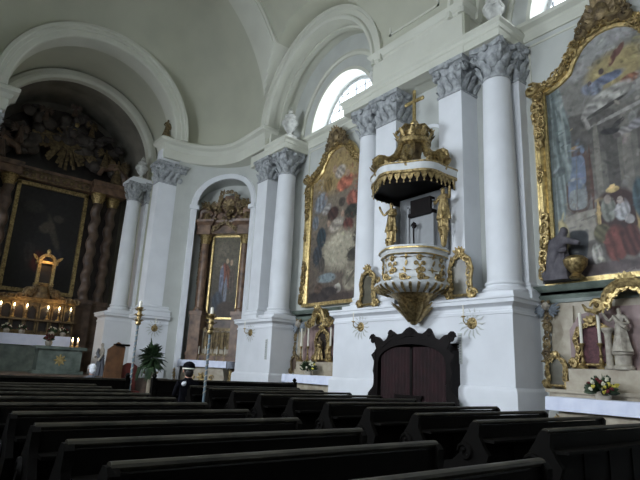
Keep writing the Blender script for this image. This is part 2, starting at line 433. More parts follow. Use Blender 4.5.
# chancel arch: archivolt and deep soffit
b = MB()
b.arch((ACX, ACZ), [(ARI, 18.3), (ARI, 18.02), (ARI + .04, 17.98), (ARI + .2, 17.98), (ARI + .22, 17.9), (ARO - .16, 17.9), (ARO - .13, 17.83), (ARO - .03, 17.83), (ARO, 17.9), (ARO, 18.75), (ARI, 18.75)], n=64, plane='y')
struct('trim_3', b, M['vtrim'])
b = MB()
b.arch((ACX, 9.5), [(3.35, 18.5), (3.35, 21.2), (3.5, 21.2), (3.5, 18.5)], n=48, plane='y', smooth=True)
b.arch((ACX, 9.5), [(2.95, 21.1), (4.6, 21.1), (4.6, 21.2), (2.95, 21.2)], n=48, plane='y')
struct('ceiling_chancel', b, M['vault'])
b = MB(); b.arch((ACX, 9.5), [(2.9, 21.25), (2.9, 20.95), (3.0, 20.88), (3.12, 20.88), (3.16, 20.95), (3.26, 20.95), (3.26, 21.25)], n=56, plane='y'); struct('trim_4', b, M['vtrim'])
# apse: side walls, back wall, vault
b = MB()
b.box(7.3, 7.5, 18.9, 25, 0, 9.6); b.box(6.88, 7.4, 18.9, 20.3, 0, 9.6); wall_x(b, .5, .7, 18.9, 25, 0, 9.6, [(22.3, .9, 5.0, 1.3)])
b.box(7.0, 7.5, 21.0, 21.3, 0, 9.6); b.box(.5, 1.0, 21.0, 21.3, 0, 9.6)
struct('wall_chancel', b, M['vault'])
lunette(7, .55, 22.3, 5.0, .9, 1.3, 1)  # added unseen window, an opening for the chancel fill light
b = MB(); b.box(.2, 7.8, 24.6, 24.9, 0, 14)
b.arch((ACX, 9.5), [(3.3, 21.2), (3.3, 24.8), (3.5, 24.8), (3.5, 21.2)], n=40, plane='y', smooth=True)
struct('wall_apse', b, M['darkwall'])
# end wall of the nave behind the chancel piers
b = MB()
for s in (1, -1):
    x0, x1 = (6.54, 7.6) if s > 0 else (.2, 1.2)
    b.box(x0, x1, YE, YE + .5, 0, ZS + .1)
b.box(7.4, 11, 18.95, 19.3, 0, 16); b.box(-3, .5, 18.95, 19.3, 0, 16)
struct('wall_front', b, M['wall'])

# curved corner wall with niche (right) and plain (left)
CC = (7.3, 16.1); CR = 2.2
def cyl(a, r, z): return (CC[0] + r * math.cos(a), CC[1] + r * math.sin(a), z)
NA0, NA1, NZ = math.radians(8), math.radians(70), 7.45
NRISE = 1.22
b = MB()
def strip(a0, a1, z0f, z1f, n, r=CR):
    for i in range(n):
        p, q = a0 + (a1 - a0) * i / n, a0 + (a1 - a0) * (i + 1) / n
        b.add([cyl(p, r, z0f(p)), cyl(q, r, z0f(q)), cyl(q, r, z1f(q)), cyl(p, r, z1f(p))], [(0, 1, 2, 3)], False)
amid, ahalf = (NA0 + NA1) / 2, (NA1 - NA0) / 2
zarc = lambda a: NZ + NRISE * math.sqrt(max(0, 1 - ((a - amid) / ahalf) ** 2))
strip(math.radians(-12), NA0, lambda a: 0, lambda a: 10.0, 6); strip(NA1, PI / 2 + .05, lambda a: 0, lambda a: 10.0, 6)
strip(NA0, NA1, zarc, lambda a: 10.0, 28)
strip(NA0 - .05, NA1 + .05, lambda a: 0, lambda a: 9.3, 14, CR + .75)
for a in (NA0, NA1): b.add([cyl(a, CR, 0), cyl(a, CR + .8, 0), cyl(a, CR + .8, NZ), cyl(a, CR, NZ)], [(0, 1, 2, 3)])
N = 28
for i in range(N):
    t0, t1 = PI * i / N, PI * (i + 1) / N
    f = lambda t, r: cyl(amid + ahalf * math.cos(t), r, NZ + NRISE * math.sin(t))
    b.add([f(t0, CR), f(t1, CR), f(t1, CR + .8), f(t0, CR + .8)], [(0, 1, 2, 3)])
struct('wall_corner_right', b, M['wall2'])
b = MB()
rings = []
outl = [(NA1, 0)] + [(NA1, NZ * k / 6) for k in range(1, 6)] + [(amid + ahalf * math.cos(PI * i / 24), NZ + NRISE * math.sin(PI * i / 24)) for i in range(25)] + [(NA0, NZ * (1 - k / 6)) for k in range(1, 6)] + [(NA0, 0)]
for i, (a, z) in enumerate(outl):
    if z <= NZ + 1e-6: da, dz = (1 if a > amid else -1), 0
    else: da, dz = (a - amid) / ahalf, (z - NZ) / NRISE
    w = .2; rings.append([cyl(a, CR + .05, z), cyl(a, CR - .07, z), cyl(a + da * w / CR, CR - .07, z + dz * w), cyl(a + da * (w + .03) / CR, CR - .0, z + dz * (w + .03))])
b.loft(rings, closed=True, smooth=False)
b.arch((0, 0), [(.001, 0), (.002, 0), (.002, .001)], n=2)
for sg, a in ((1, NA1), (-1, NA0)):
    aa = a + sg * .1 / CR; p = cyl(aa, CR - .06, 0)
    b.T = TR(p[0], p[1], NZ - .14, aa); b.box(-.08, .1, -.17, .17, 0, .16); b.T = Matrix.Identity(4)
struct('trim_5', b, M['wall'])
# left mirrored corner wall
b = MB(); b.loft([[(2 * XC - CC[0] - CR * math.cos(a), CC[1] + CR * math.sin(a), z) for a in [math.radians(-12 + 104 * i / 16) for i in range(17)]] for z in (0, 10)], closed=False); struct('wall_corner_left', b, M['wall2'])

# cornices ----------------------------------------------------------
def arcpath(sign=1):
    pts = [(9.3, 14.95), (8.98, 14.95), (8.98, 16.3)]
    for i in range(13):
        a = PI / 2 * i / 12; pts.append((7.02 + 1.96 * math.cos(a), 16.42 + 1.96 * math.sin(a)))
    pts.append((6.66, 18.38)); pts.append((6.66, 18.95))
    if sign < 0: pts = [(2 * XC - x, y) for x, y in pts]; pts[-1] = (1.2, 18.95); pts[-2] = (1.2, 18.38)
    return pts
corn = [(-.5, 9.15), (.06, 9.15), (.1, 9.3), (.1, 9.5), (.16, 9.56), (.2, 9.66), (.34, 9.72), (.36, 9.84), (.3, 9.9), (.06, 9.98), (-.5, 9.98)]
b = MB(); b.sweep(arcpath(), corn, 1); b.sweep(arcpath(-1), corn, -1); struct('trim_6', b, M['vtrim'])
# pier entablatures (plane X=9) and bay ledges
def ent(y0, y1, z0=ZC1, front=XW):
    mb = MB()
    pf = [(-.3, z0), (.03, z0), (.03, z0 + .2), (.06, z0 + .22), (.06, z0 + .3), (.12, z0 + .36), (.12, z0 + .4), (.03, z0 + .44), (.02, z0 + 1.1), (.06, z0 + 1.14), (.06, z0 + 1.2), (.14, z0 + 1.28), (.16, z0 + 1.34), (.06, z0 + 1.4), (-.3, z0 + 1.4)]
    mb.sweep([(XR, y0), (front, y0), (front, y1), (XR, y1)], pf, 1)
    mb.box(front + .05, XR, y0 + .02, y1 - .02, z0 + .02, z0 + 1.3)
    return mb
b = ent(6.45, 9.4); struct('trim_7', b, M['vtrim'])
b = MB(); b.box(XW + .04, XR, 14.7, 16.0, ZC1 - .1, 9.95); struct('trim_8', b, M['vtrim'])
def block(mb, y0, y1, front=XW + .0, z0=ZC1):
    mb.sweep([(XR + .02, y0), (front, y0), (front, y1), (XR + .02, y1)], [(-.3, z0 + .003), (.01, z0 + .003), (.01, z0 + .18), (.04, z0 + .2), (.05, z0 + .3), (.11, z0 + .355), (.11, z0 + .39), (-.3, z0 + .41)], 1)
    mb.box(front + .04, XR, y0 + .02, y1 - .02, z0 + .02, z0 + .41)
b = MB(); block(b, 5.5, 6.6); block(b, 9.25, 10.66); block(b, 13.7, 14.9)
for yy in (5.87, 9.72, 14.12): b.box(XW + .2, XW + .66, yy - .23, yy + .23, ZC1 + .38, ZC1 + .56)
struct('trim_9', b, M['vtrim'])
lp = [(-.05, 9.02), (.05, 9.02), (.07, 9.14), (.12, 9.2), (.12, 9.26), (.24, 9.32), (.26, 9.4), (.2, 9.44), (-.05, 9.46)]
b = MB()
b.sweep([(XR, 10.6), (XR, 13.75)], lp, 1); b.sweep([(XR, 1.9), (XR, 5.55)], lp, 1)
# raised panel fields round the paintings
for y0, y1 in ((10.85, 13.6), (2.2, 5.38)):
    for q in ((y0, y0 + .04, 3.6, 8.9), (y1 - .04, y1, 3.6, 8.9), (y0, y1, 8.86, 8.9)): b.box(XR - .025, XR + .01, *q)
struct('trim_10', b, M['vtrim'])
# frame mouldings on the upper pier wall and niche behind the pulpit
b = MB()
for q in ((7.1, 7.16, 10.5, 11.6), (8.74, 8.8, 10.5, 11.6), (7.1, 8.8, 10.5, 10.56)): b.box(XW - .04, XW + .01, *q)
struct('trim_11', b, M['vtrim'])
b = MB(); b.box(9.72, XR + .02, 5.55, 10.65, ZP - .1, ZC1 + .1); struct('wall_pier_niche', b, M['wall2'])
b = MB(); b.arch((8.07, 7.1), [(.62, 9.75), (.62, 9.68), (.7, 9.66), (.74, 9.75)], n=30, plane='x')
for s in (-1, 1): b.box(9.66, 9.74, 8.07 + s * .68 - .06, 8.07 + s * .68 + .06, ZP, 7.1)
struct('trim_12', b, M['wall'])

# =================================================================== pedestals
def pedestal(label, x0, x1, y0, y1, top=ZP, path=None):
    t = thing('pedestal', label, 'pedestal', ((x0 + x1) / 2, (y0 + y1) / 2, 0))
    def loc(b): b.T = Matrix.Translation((-(x0 + x1) / 2, -(y0 + y1) / 2, 0)); return b
    pth = [(x1, y0), (x0, y0), (x0, y1), (x1, y1)]
    b = loc(MB()); b.box(x0, x1, y0, y1, 1.3, top - .28); b.obj('die', M['wall'], t)
    b = loc(MB()); b.sweep(pth, [(-.2, 0), (.09, 0), (.09, .5), (.07, .52), (.07, 1.26), (.05, 1.3), (0.0, 1.34), (-.2, 1.34)], 1 if True else -1); b.box(x0, x1, y0, y1, 0, 1.3); b.obj('plinth', M['wall'], t)
    b = loc(MB()); b.sweep(pth, [(-.2, top - .34), (.02, top - .34), (.02, top - .28), (.0, top - .27), (.0, top - .2), (.04, top - .16), (.1, top - .13), (.1, top - .06), (.12, top - .04), (.12, top), (-.2, top)], 1); b.box(x0 + .02, x1, y0 + .02, y1 - .02, top - .3, top - .005); b.obj('cornice', M['wall'], t)
    return t
pedestal('wide white pier pedestal behind the dark wooden confessional', XW, XR, 5.47, 10.72)
pedestal('white column pedestal between the second painting bay and the curved corner altar', XW, XR + .1, 13.73, 15.86)
pedestal('white pier pedestal behind the tall plant stand, left of the corner altar', 6.42, 7.5, 18.28, 18.95, 3.15)
pedestal('white column pedestal at the edge of the dark chancel, behind the leaning wooden lectern', 5.75, 7.25, 19.95, 20.95, 3.25)

# =================================================================== columns and pilasters
def capital_round(r):
    b = MB(); H = ZC1 - ZC0
    b.lathe([(r, 0), (r + .03, .02), (r + .03, .06), (r, .08), (r, .3), (r + .03, .5), (r + .1, .68), (r + .12, .72)], n=24)
    for row, (z, h, n, o) in enumerate(((.07, .27, 8, 0), (.26, .28, 8, .5))):
        for i in range(n):
            a = 2 * PI * (i + o) / n; d = V((math.cos(a), math.sin(a), 0))
            leaf(b, d * (r + .005) + V((0, 0, z)), (d.x * .1, d.y * .1, 1), d, h, .1, .62)
    for i in range(4):
        a = PI / 4 + PI / 2 * i; d = V((math.cos(a), math.sin(a), 0)); 
        scroll(b, d * (r + .16) + V((0, 0, .62)), d, (0, 0, 1), .13, .035, 1.3, 0.4)
        leaf(b, d * (r + .02) + V((0, 0, .4)), d * .7 + V((0, 0, 1)), d, .26, .07, .4)
        a2 = PI / 2 * i; d2 = V((math.cos(a2), math.sin(a2), 0)); b.blob(d2 * (r + .13) + V((0, 0, .72)), (.08, .08, .08), 8, i, .3)
    # concave abacus
    pts = []
    for i in range(4):
        a = PI / 4 + PI / 2 * i; R = r * 1.42 + .16
        for k, da in enumerate((-.07, .07)): pts.append((R * math.cos(a + da), R * math.sin(a + da)))
        for t in (.3, .5, .7):
            q = 1 - .8 * (t * (1 - t)); c0 = (R * math.cos(a + .07), R * math.sin(a + .07)); c1 = (R * math.cos(a + PI / 2 - .07), R * math.sin(a + PI / 2 - .07))
            pts.append(((c0[0] + (c1[0] - c0[0]) * t) * q, (c0[1] + (c1[1] - c0[1]) * t) * q))
    b.prism(pts, H - .12, H, 'z')
    return b
def capital_square(wx, wy):
    """pilaster capital: half-sizes wx, wy"""
    b = MB(); H = ZC1 - ZC0
    def sq(k, z): return [(-wx - k, -wy - k, z), (wx + k, -wy - k, z), (wx + k, wy + k, z), (-wx - k, wy + k, z)]
    b.loft([sq(0, 0), sq(.03, .01), sq(.03, .06), sq(0, .08), sq(0, .4), sq(.06, .6), sq(.1, .72)], smooth=False, ends=True)
    b.loft([sq(.1, H - .13), sq(.16, H - .11), sq(.16, H)], smooth=False, ends=True)
    for (dx, dy, w, o) in ((-1, 0, wy, wx), (0, -1, wx, wy), (1, 0, wy, wx), (0, 1, wx, wy)):
        d = V((dx, dy, 0)); s = V((-dy, dx, 0)); n = max(2, int(round(w * 2 / .22)))
        for row, (z, h) in enumerate(((.07, .27), (.26, .28))):
            m = n if row == 0 else n - 1
            for i in range(m):
                u = (i + .5) / m * 2 - 1
                leaf(b, d * o + s * (w * u * (n if row == 0 else n - 1) / n) + V((0, 0, z)), (dx * .1, dy * .1, 1), d, h, .1, .62)
        for sg in (-1, 1):
            scroll(b, d * (o + .09) + s * (w * sg) + V((0, 0, .62)), s * sg, (0, 0, 1), .12, .035, 1.3, .4)
        b.blob(d * (o + .12) + V((0, 0, .74)), (.09, .09, .08), 8, 3, .3)
    return b
cap_r = capital_round(.3).mesh('capital', M['capital'])
sh = MB(); sh.lathe([(.345, 0), (.35, .03), (.345, .06), (.345, 1.3), (.335, 2.4), (.318, 3.6), (.305, 4.3), (.3, ZC0 - ZP - .34), (.3, ZC0 - ZP - .3)], n=40)
sh_r = sh.mesh('shaft', M['wall'])
ba = MB(); ba.lathe([(.45, .0), (.45, .12), (.44, .12), (.46, .16), (.44, .2), (.39, .22), (.37, .26), (.4, .29), (.39, .33), (.35, .34), (.345, .36)], n=40); ba.box(-.46, .46, -.46, .46, 0, .1)
ba_r = ba.mesh('base', M['wall'])
def linkm(name, me, parent, loc=(0, 0, 0), sc=None):
    o = bpy.data.objects.new(name, me); COL.objects.link(o); o.parent = parent; o.location = loc
    if sc: o.scale = sc
    return o
def column(label, x, y, zb=ZP, zt=ZC1, k=1.0):
    t = thing('column', label, 'column', (x, y, zb), group='round white columns with grey leafy capitals')
    hz = (zt - zb) / (ZC1 - ZP)
    linkm('base', ba_r, t, (0, 0, 0), (k, k, 1)); linkm('shaft', sh_r, t, (0, 0, .34 * hz), (k, k, hz)); linkm('capital', cap_r, t, (0, 0, (ZC0 - ZP) * hz), (k, k, hz))
    return t
column('round white column to the right of the pulpit, beside the large gilt-framed painting', 9.47, 5.9)
column('round white column to the left of the pulpit, at the edge of the second painting', 9.47, 9.98)
column('round white column between the curved corner altar and the second painting', 9.47, 14.15)
column('farthest round white column, at the edge of the dark chancel', 6.32, 20.42, 3.25, 8.5, .84)
def pilaster(label, x0, x1, y0, y1, zb=ZP, zt=None):
    zt = zt or ZC1
    cx, cy = (x0 + x1) / 2, (y0 + y1) / 2; wx, wy = (x1 - x0) / 2, (y1 - y0) / 2; k = (zt - zb) / (ZC1 - ZP)
    t = thing('pilaster', label, 'pilaster', (cx, cy, zb), group='flat white pilasters with grey leafy capitals')
    b = MB(); b.box(-wx, wx, -wy, wy, .3, (ZC0 - ZP) * k); b.obj('shaft', M['wall'], t)
    b = MB()
    def sq(e, z): return [(-wx - e, -wy - e, z), (wx + e, -wy - e, z), (wx + e, wy + e, z), (-wx - e, wy + e, z)]
    b.loft([sq(.1, 0), sq(.1, .12), sq(.09, .12), sq(.11, .16), sq(.09, .2), sq(.05, .22), sq(.04, .26), sq(.06, .29), sq(.04, .33), sq(0, .35)], smooth=False, ends=True); b.obj('base', M['wall'], t)
    c = capital_square(wx, wy).obj('capital', M['capital'], t); c.location = (0, 0, (ZC0 - ZP) * k)
    return t
pilaster('flat white pilaster directly right of the pulpit canopy', 9.12, 9.75, 6.6, 7.26)
pilaster('flat white pilaster directly left of the gilded cross on the pulpit', 9.12, 9.75, 8.66, 9.4)
pilaster('narrow white pilaster in shade behind the round column beside the large painting', 9.72, 10.0, 5.5, 5.75)
pilaster('flat white pilaster beside the round column at the curved corner', 9.12, 9.75, 14.85, 15.5)
pilaster('broad white pilaster above the tall plant stand, left of the corner altar', 6.5, 7.4, 18.33, 18.9, 3.15, 8.95)
pilaster('flat white pilaster next to the farthest round column in the chancel', 6.78, 7.3, 20.25, 20.8, 3.25, 8.5)
pilaster('pilaster with leafy grey capital cut off at the left edge of the photo', .2, 1.1, 18.33, 18.9, 3.15, 8.95)

# =================================================================== urns
def urn_mesh():
    b = MB(); b.box(-.2, .2, -.2, .2, 0, .1)
    b.lathe([(.17, .1), (.12, .14), (.07, .22), (.09, .28), (.2, .4), (.27, .56), (.28, .68), (.22, .78), (.16, .8), (.2, .86), (.21, .9), (.14, .95), (.08, 1.02), (.1, 1.08), (.05, 1.16), (.02, 1.22)], n=20)
    return b
def urn(label, loc, s=1.0):
    t = thing('urn', label, 'urn', loc, group='stone urns on the entablature'); t.scale = (s, s, s)
    urn_mesh().obj('bowl', M['urn'], t)
    b = MB()
    for k in range(6):
        a = PI / 3 * k; b.tube([(.27 * math.cos(a + q * .25), .27 * math.sin(a + q * .25), .66 - .09 * math.sin(PI * q / 4)) for q in range(5)], .035, 6)
    b.obj('garland', M['urn'], t)
    return t
urn('stone urn on the cornice block above the column between corner altar and second painting', (9.43, 14.12, 9.38), .98)
urn('stone urn above the column at the left of the pulpit, before the bright window', (9.43, 9.72, 9.38), .85)
urn('stone urn above the column right of the pulpit, cut by the top of the photo', (9.43, 5.87, 9.38), .85)

# =================================================================== painted canvases
def paint(half, zb, top, elems, base, nu=90, nv=170, seed=1, gain=.8):
    """returns mesh data for a canvas in the local plane x=0: y = -half..half (y=+half is the photo's left), z"""
    us = np.linspace(0, 1, nu); vs_ = np.linspace(0, 1, nv)
    U, Vv = np.meshgrid(us, vs_)
    yy = half * (1 - 2 * U); tz = np.array([[top(abs(y)) for y in row] for row in yy[:1]]).repeat(nv, 0)
    zz = zb + Vv * (tz - zb); X = (half - yy) / (2 * half); Z = (zz - zb) / (top(0) - zb)
    c = np.zeros((nv, nu, 3)); b0, b1 = [np.array([lin(k) for k in q]) for q in base]
    c[:] = b0 * (1 - Z[..., None]) + b1 * Z[..., None]
    rs = np.random.RandomState(seed)
    wob = sum(np.sin(X * rs.uniform(5, 30) + Z * rs.uniform(5, 40) + rs.uniform(0, 6)) for _ in range(6)) / 6
    for e in elems:
        x, z, rx, rz, rot, col, soft = e[:7]; ca, sa = math.cos(math.radians(rot)), math.sin(math.radians(rot))
        asp = (top(0) - zb) / (2 * half)
        dx = (X - x); dz = (Z - z) * asp
        p = (dx * ca + dz * sa) / rx; q = (-dx * sa + dz * ca) / (rz * asp)
        d = (p ** 4 + q ** 4) ** .25 if len(e) > 7 and e[7] == 'r' else np.sqrt(p * p + q * q)
        d = d * (1 + (0.12 * wob if not (len(e) > 7 and e[7] == 'r') else 0))
        a = np.clip((1 - d) / max(soft, .03) + .5, 0, 1)[..., None]
        cc = np.array([lin(k) for k in col]); fold = 1.0 + (.35 * np.sin(p * 7 + q * 3 + wob * 4))[..., None] if len(e) > 7 and e[7] == 'f' else 1.0
        c = c * (1 - a) + cc * fold * a
    for _ in range(900):
        x, z = rs.uniform(0, 1, 2); rx, rz = rs.uniform(.006, .035), rs.uniform(.002, .009); t = rs.uniform(0, PI)
        dx = X - x; dz = (Z - z) * asp; d = np.sqrt(((dx * math.cos(t) + dz * math.sin(t)) / rx) ** 2 + ((-dx * math.sin(t) + dz * math.cos(t)) / (rz * asp)) ** 2) * (1 + .3 * wob)
        a = (np.clip((1.2 - d) / .6, 0, 1) * rs.uniform(.3, .8))[..., None]; k0 = c[min(nv - 1, int(z * nv)), min(nu - 1, int(x * nu))]
        c = c * (1 - a) + k0 * rs.uniform(.35, 1.7) * rs.uniform(.88, 1.1, 3) * a
    g = c.mean(-1, keepdims=True); c = (g + (c - g) * (.66 if seed == 4 else .9)) * gain
    verts = np.stack([np.zeros_like(yy), yy, zz], -1).reshape(-1, 3)
    return verts, c.reshape(-1, 3), nu, nv
def canvas(name, half, zb, top, elems, base, parent, seed=1, nu=90, nv=170, gain=.8):
    v, c, nu, nv = paint(half, zb, top, elems, base, nu, nv, seed, gain)
    f = [(j * nu + i, j * nu + i + 1, (j + 1) * nu + i + 1, (j + 1) * nu + i) for j in range(nv - 1) for i in range(nu - 1)]
    n = len(v); vb = v.copy(); vb[:, 0] += .03
    me = bpy.data.meshes.new(name); me.from_pydata([tuple(p) for p in v] , [], f); me.update()
    at = me.color_attributes.new('Col', 'FLOAT_COLOR', 'POINT'); cc = np.ones((n, 4), dtype=np.float32); cc[:, :3] = np.clip(c, 0, 1)
    at.data.foreach_set('color', cc.ravel())
    me.materials.append(M['canvas']); o = bpy.data.objects.new(name, me); COL.objects.link(o); o.parent = parent
    return o
def frame_top(h):
    # canvas head line: ears, ogee shoulders, low crown
    pts = [(0, 4.97), (.18, 4.95), (.42, 4.84), (.62, 4.58), (.74, 4.3), (.95, 4.16), (1.25, 4.05), (1.6, 4.02)]
    def f(y):
        y = y * 1.3 / h
        for (a, za), (c, zc) in zip(pts, pts[1:]):
            if a <= y <= c: return za + (zc - za) * (y - a) / (c - a)
        return pts[-1][1]
    return f
ANG = (196, 180, 150); DK = (52, 46, 44)
elA = [  # large painting, only its left part is in view
 (.38, .95, .25, .06, 10, (148, 148, 142), .5), (.62, .98, .2, .05, 0, (152, 152, 148), .4), (.56, .82, .24, .075, 10, (160, 140, 74), .4), (.9, .85, .2, .1, 0, (140, 130, 100), .5), (.28, .86, .1, .03, 30, (146, 144, 138), .4),
 (.55, .50, .5, .16, 0, (104, 100, 88), .2, 'r'), (.30, .58, .22, .09, -8, (84, 80, 72), .1, 'r'), (.58, .63, .28, .008, 12, (146, 142, 132), .2), (.75, .6, .2, .03, 10, (128, 126, 118), .2),
 (.36, .42, .02, .19, 0, (120, 114, 100), .1, 'r'), (.46, .45, .04, .16, 0, (80, 76, 68), .1, 'r'), (.56, .46, .03, .16, 0, (116, 110, 98), .1, 'r'), (.7, .42, .07, .2, 0, (86, 80, 72), .1, 'r'),
 (.53, .865, .02, .035, -25, (104, 58, 44), .25), (.58, .89, .02, .03, -30, (116, 70, 56), .25), (.44, .825, .02, .014, 0, (82, 66, 60), .3), (.47, .785, .11, .022, 8, (96, 108, 136), .25, 'f'), (.36, .765, .08, .028, -25, (112, 120, 138), .3, 'f'), (.35, .79, .015, .012, 0, (90, 76, 70), .3),
 (.62, .75, .07, .018, 12, (152, 88, 46), .25, 'f'), (.46, .705, .17, .035, 20, (160, 156, 144), .25, 'f'), (.33, .665, .07, .025, 40, (138, 134, 126), .25, 'f'), (.44, .665, .17, .008, 18, (62, 58, 54), .3), (.30, .625, .02, .04, 20, (150, 144, 134), .25), (.7, .72, .08, .02, 30, (154, 150, 140), .3),
 (.46, .56, .07, .014, -10, (44, 42, 42), .3, 'f'), (.52, .585, .05, .01, 30, (54, 50, 48), .3), (.56, .545, .05, .016, 10, (132, 126, 120), .3, 'f'), (.50, .535, .03, .012, 0, (96, 86, 80), .3), (.64, .56, .06, .018, 20, (126, 122, 124), .3, 'f'),
 (.21, .385, .088, .128, -3, (84, 62, 50), .06, 'r'), (.20, .385, .066, .112, -3, (96, 112, 136), .05, 'r'), (.20, .315, .066, .042, -3, (124, 130, 128), .05, 'r'), (.20, .385, .004, .112, -3, (110, 106, 100), .05, 'r'), (.20, .40, .066, .003, -3, (110, 106, 100), .05, 'r'), (.305, .38, .010, .14, 0, (88, 52, 40), .2), (.18, .53, .05, .01, 10, (150, 116, 58), .3),
 (.23, .20, .17, .06, 6, (146, 138, 120), .08, 'r'), (.30, .235, .10, .004, 10, (110, 104, 92), .1), (.17, .13, .075, .06, -8, (52, 56, 60), .1, 'r'), (.27, .04, .08, .04, 0, (70, 62, 62), .2),
 (.09, .62, .085, .24, 4, (106, 120, 116), .1, 'f'), (.075, .62, .012, .24, 3, (76, 90, 88), .3), (.13, .62, .01, .22, 3, (130, 142, 136), .3), (.06, .34, .055, .14, -3, (110, 124, 120), .1, 'f'), (.09, .45, .03, .02, 0, (76, 88, 86), .3), (.055, .17, .06, .07, 0, (168, 150, 88), .2, 'f'), (.02, .5, .02, .5, 0, (84, 94, 90), .15, 'r'),
 (.46, .22, .15, .11, 0, (66, 40, 34), .15), (.335, .23, .012, .06, 0, (186, 152, 70), .2), (.585, .23, .012, .08, 0, (170, 136, 62), .2), (.44, .325, .045, .013, 0, (206, 172, 76), .2), (.44, .338, .02, .008, 0, (210, 178, 84), .2), (.40, .25, .05, .05, 0, (116, 118, 104), .2, 'f'), (.40, .29, .022, .018, 0, (148, 132, 116), .2), (.49, .235, .05, .036, -10, (158, 156, 156), .2, 'f'), (.48, .278, .02, .015, 0, (164, 146, 130), .2), (.53, .2, .03, .02, 30, (150, 144, 140), .2),
 (.35, .16, .06, .04, 20, (90, 84, 48), .2, 'f'), (.43, .115, .075, .07, 0, (112, 46, 32), .2, 'f'), (.53, .12, .06, .06, 0, (86, 34, 26), .2, 'f'), (.30, .085, .035, .04, 0, (156, 150, 138), .2, 'f'), (.61, .27, .05, .08, 0, (54, 80, 86), .25, 'f'), (.5, .03, .38, .022, 2, (92, 76, 74), .08, 'r'), (.5, .0, .5, .01, 2, (122, 112, 106), .08, 'r'), (.7, .15, .1, .1, 0, (92, 78, 60), .3, 'f')]
elB = [
 (.45, .85, .5, .14, 0, (150, 128, 82), .5), (.53, .83, .10, .045, 20, (158, 148, 134), .3, 'f'), (.62, .74, .15, .05, 15, (162, 92, 68), .3, 'f'), (.77, .62, .12, .05, -10, (154, 88, 70), .3, 'f'), (.31, .77, .08, .05, 0, (120, 98, 56), .3, 'f'), (.42, .86, .04, .03, 0, (164, 138, 112), .3), (.66, .80, .04, .025, 0, (160, 130, 106), .3),
 (.18, .66, .11, .07, -30, (118, 124, 130), .3, 'f'), (.3, .60, .09, .03, 30, (142, 138, 132), .3, 'f'), (.28, .69, .03, .025, 0, (134, 106, 86), .3), (.42, .56, .1, .045, 10, (62, 40, 34), .3, 'f'), (.76, .54, .12, .05, 0, (46, 48, 40), .3, 'f'), (.58, .62, .06, .03, 0, (70, 62, 54), .3), (.49, .48, .13, .04, 25, (148, 138, 124), .3, 'f'), (.70, .46, .09, .04, 0, (90, 46, 38), .3, 'f'), (.09, .53, .06, .05, 0, (100, 108, 116), .3, 'f'), (.6, .54, .03, .02, 0, (150, 122, 100), .3), (.35, .50, .03, .02, 0, (146, 120, 98), .3),
 (.56, .31, .32, .12, 0, (156, 148, 126), .5), (.5, .38, .12, .04, 10, (174, 164, 140), .4), (.22, .42, .09, .07, 0, (40, 54, 60), .25, 'f'), (.16, .30, .09, .07, 0, (48, 54, 60), .3, 'f'), (.25, .24, .06, .05, 0, (72, 66, 60), .3, 'f'), (.82, .27, .14, .04, 15, (54, 50, 42), .3, 'f'), (.88, .37, .1, .04, -20, (66, 56, 46), .3),
 (.35, .15, .17, .03, 0, (116, 128, 130), .3), (.54, .075, .07, .028, 18, (170, 166, 150), .08, 'r'), (.80, .13, .17, .07, 35, (138, 130, 110), .3, 'f'), (.78, .14, .15, .01, 45, (90, 82, 68), .3), (.3, .05, .3, .04, 6, (50, 42, 40), .3, 'f'), (.62, .02, .2, .03, 0, (64, 52, 46), .3), (.2, .09, .08, .03, 30, (78, 62, 50), .3, 'f')]
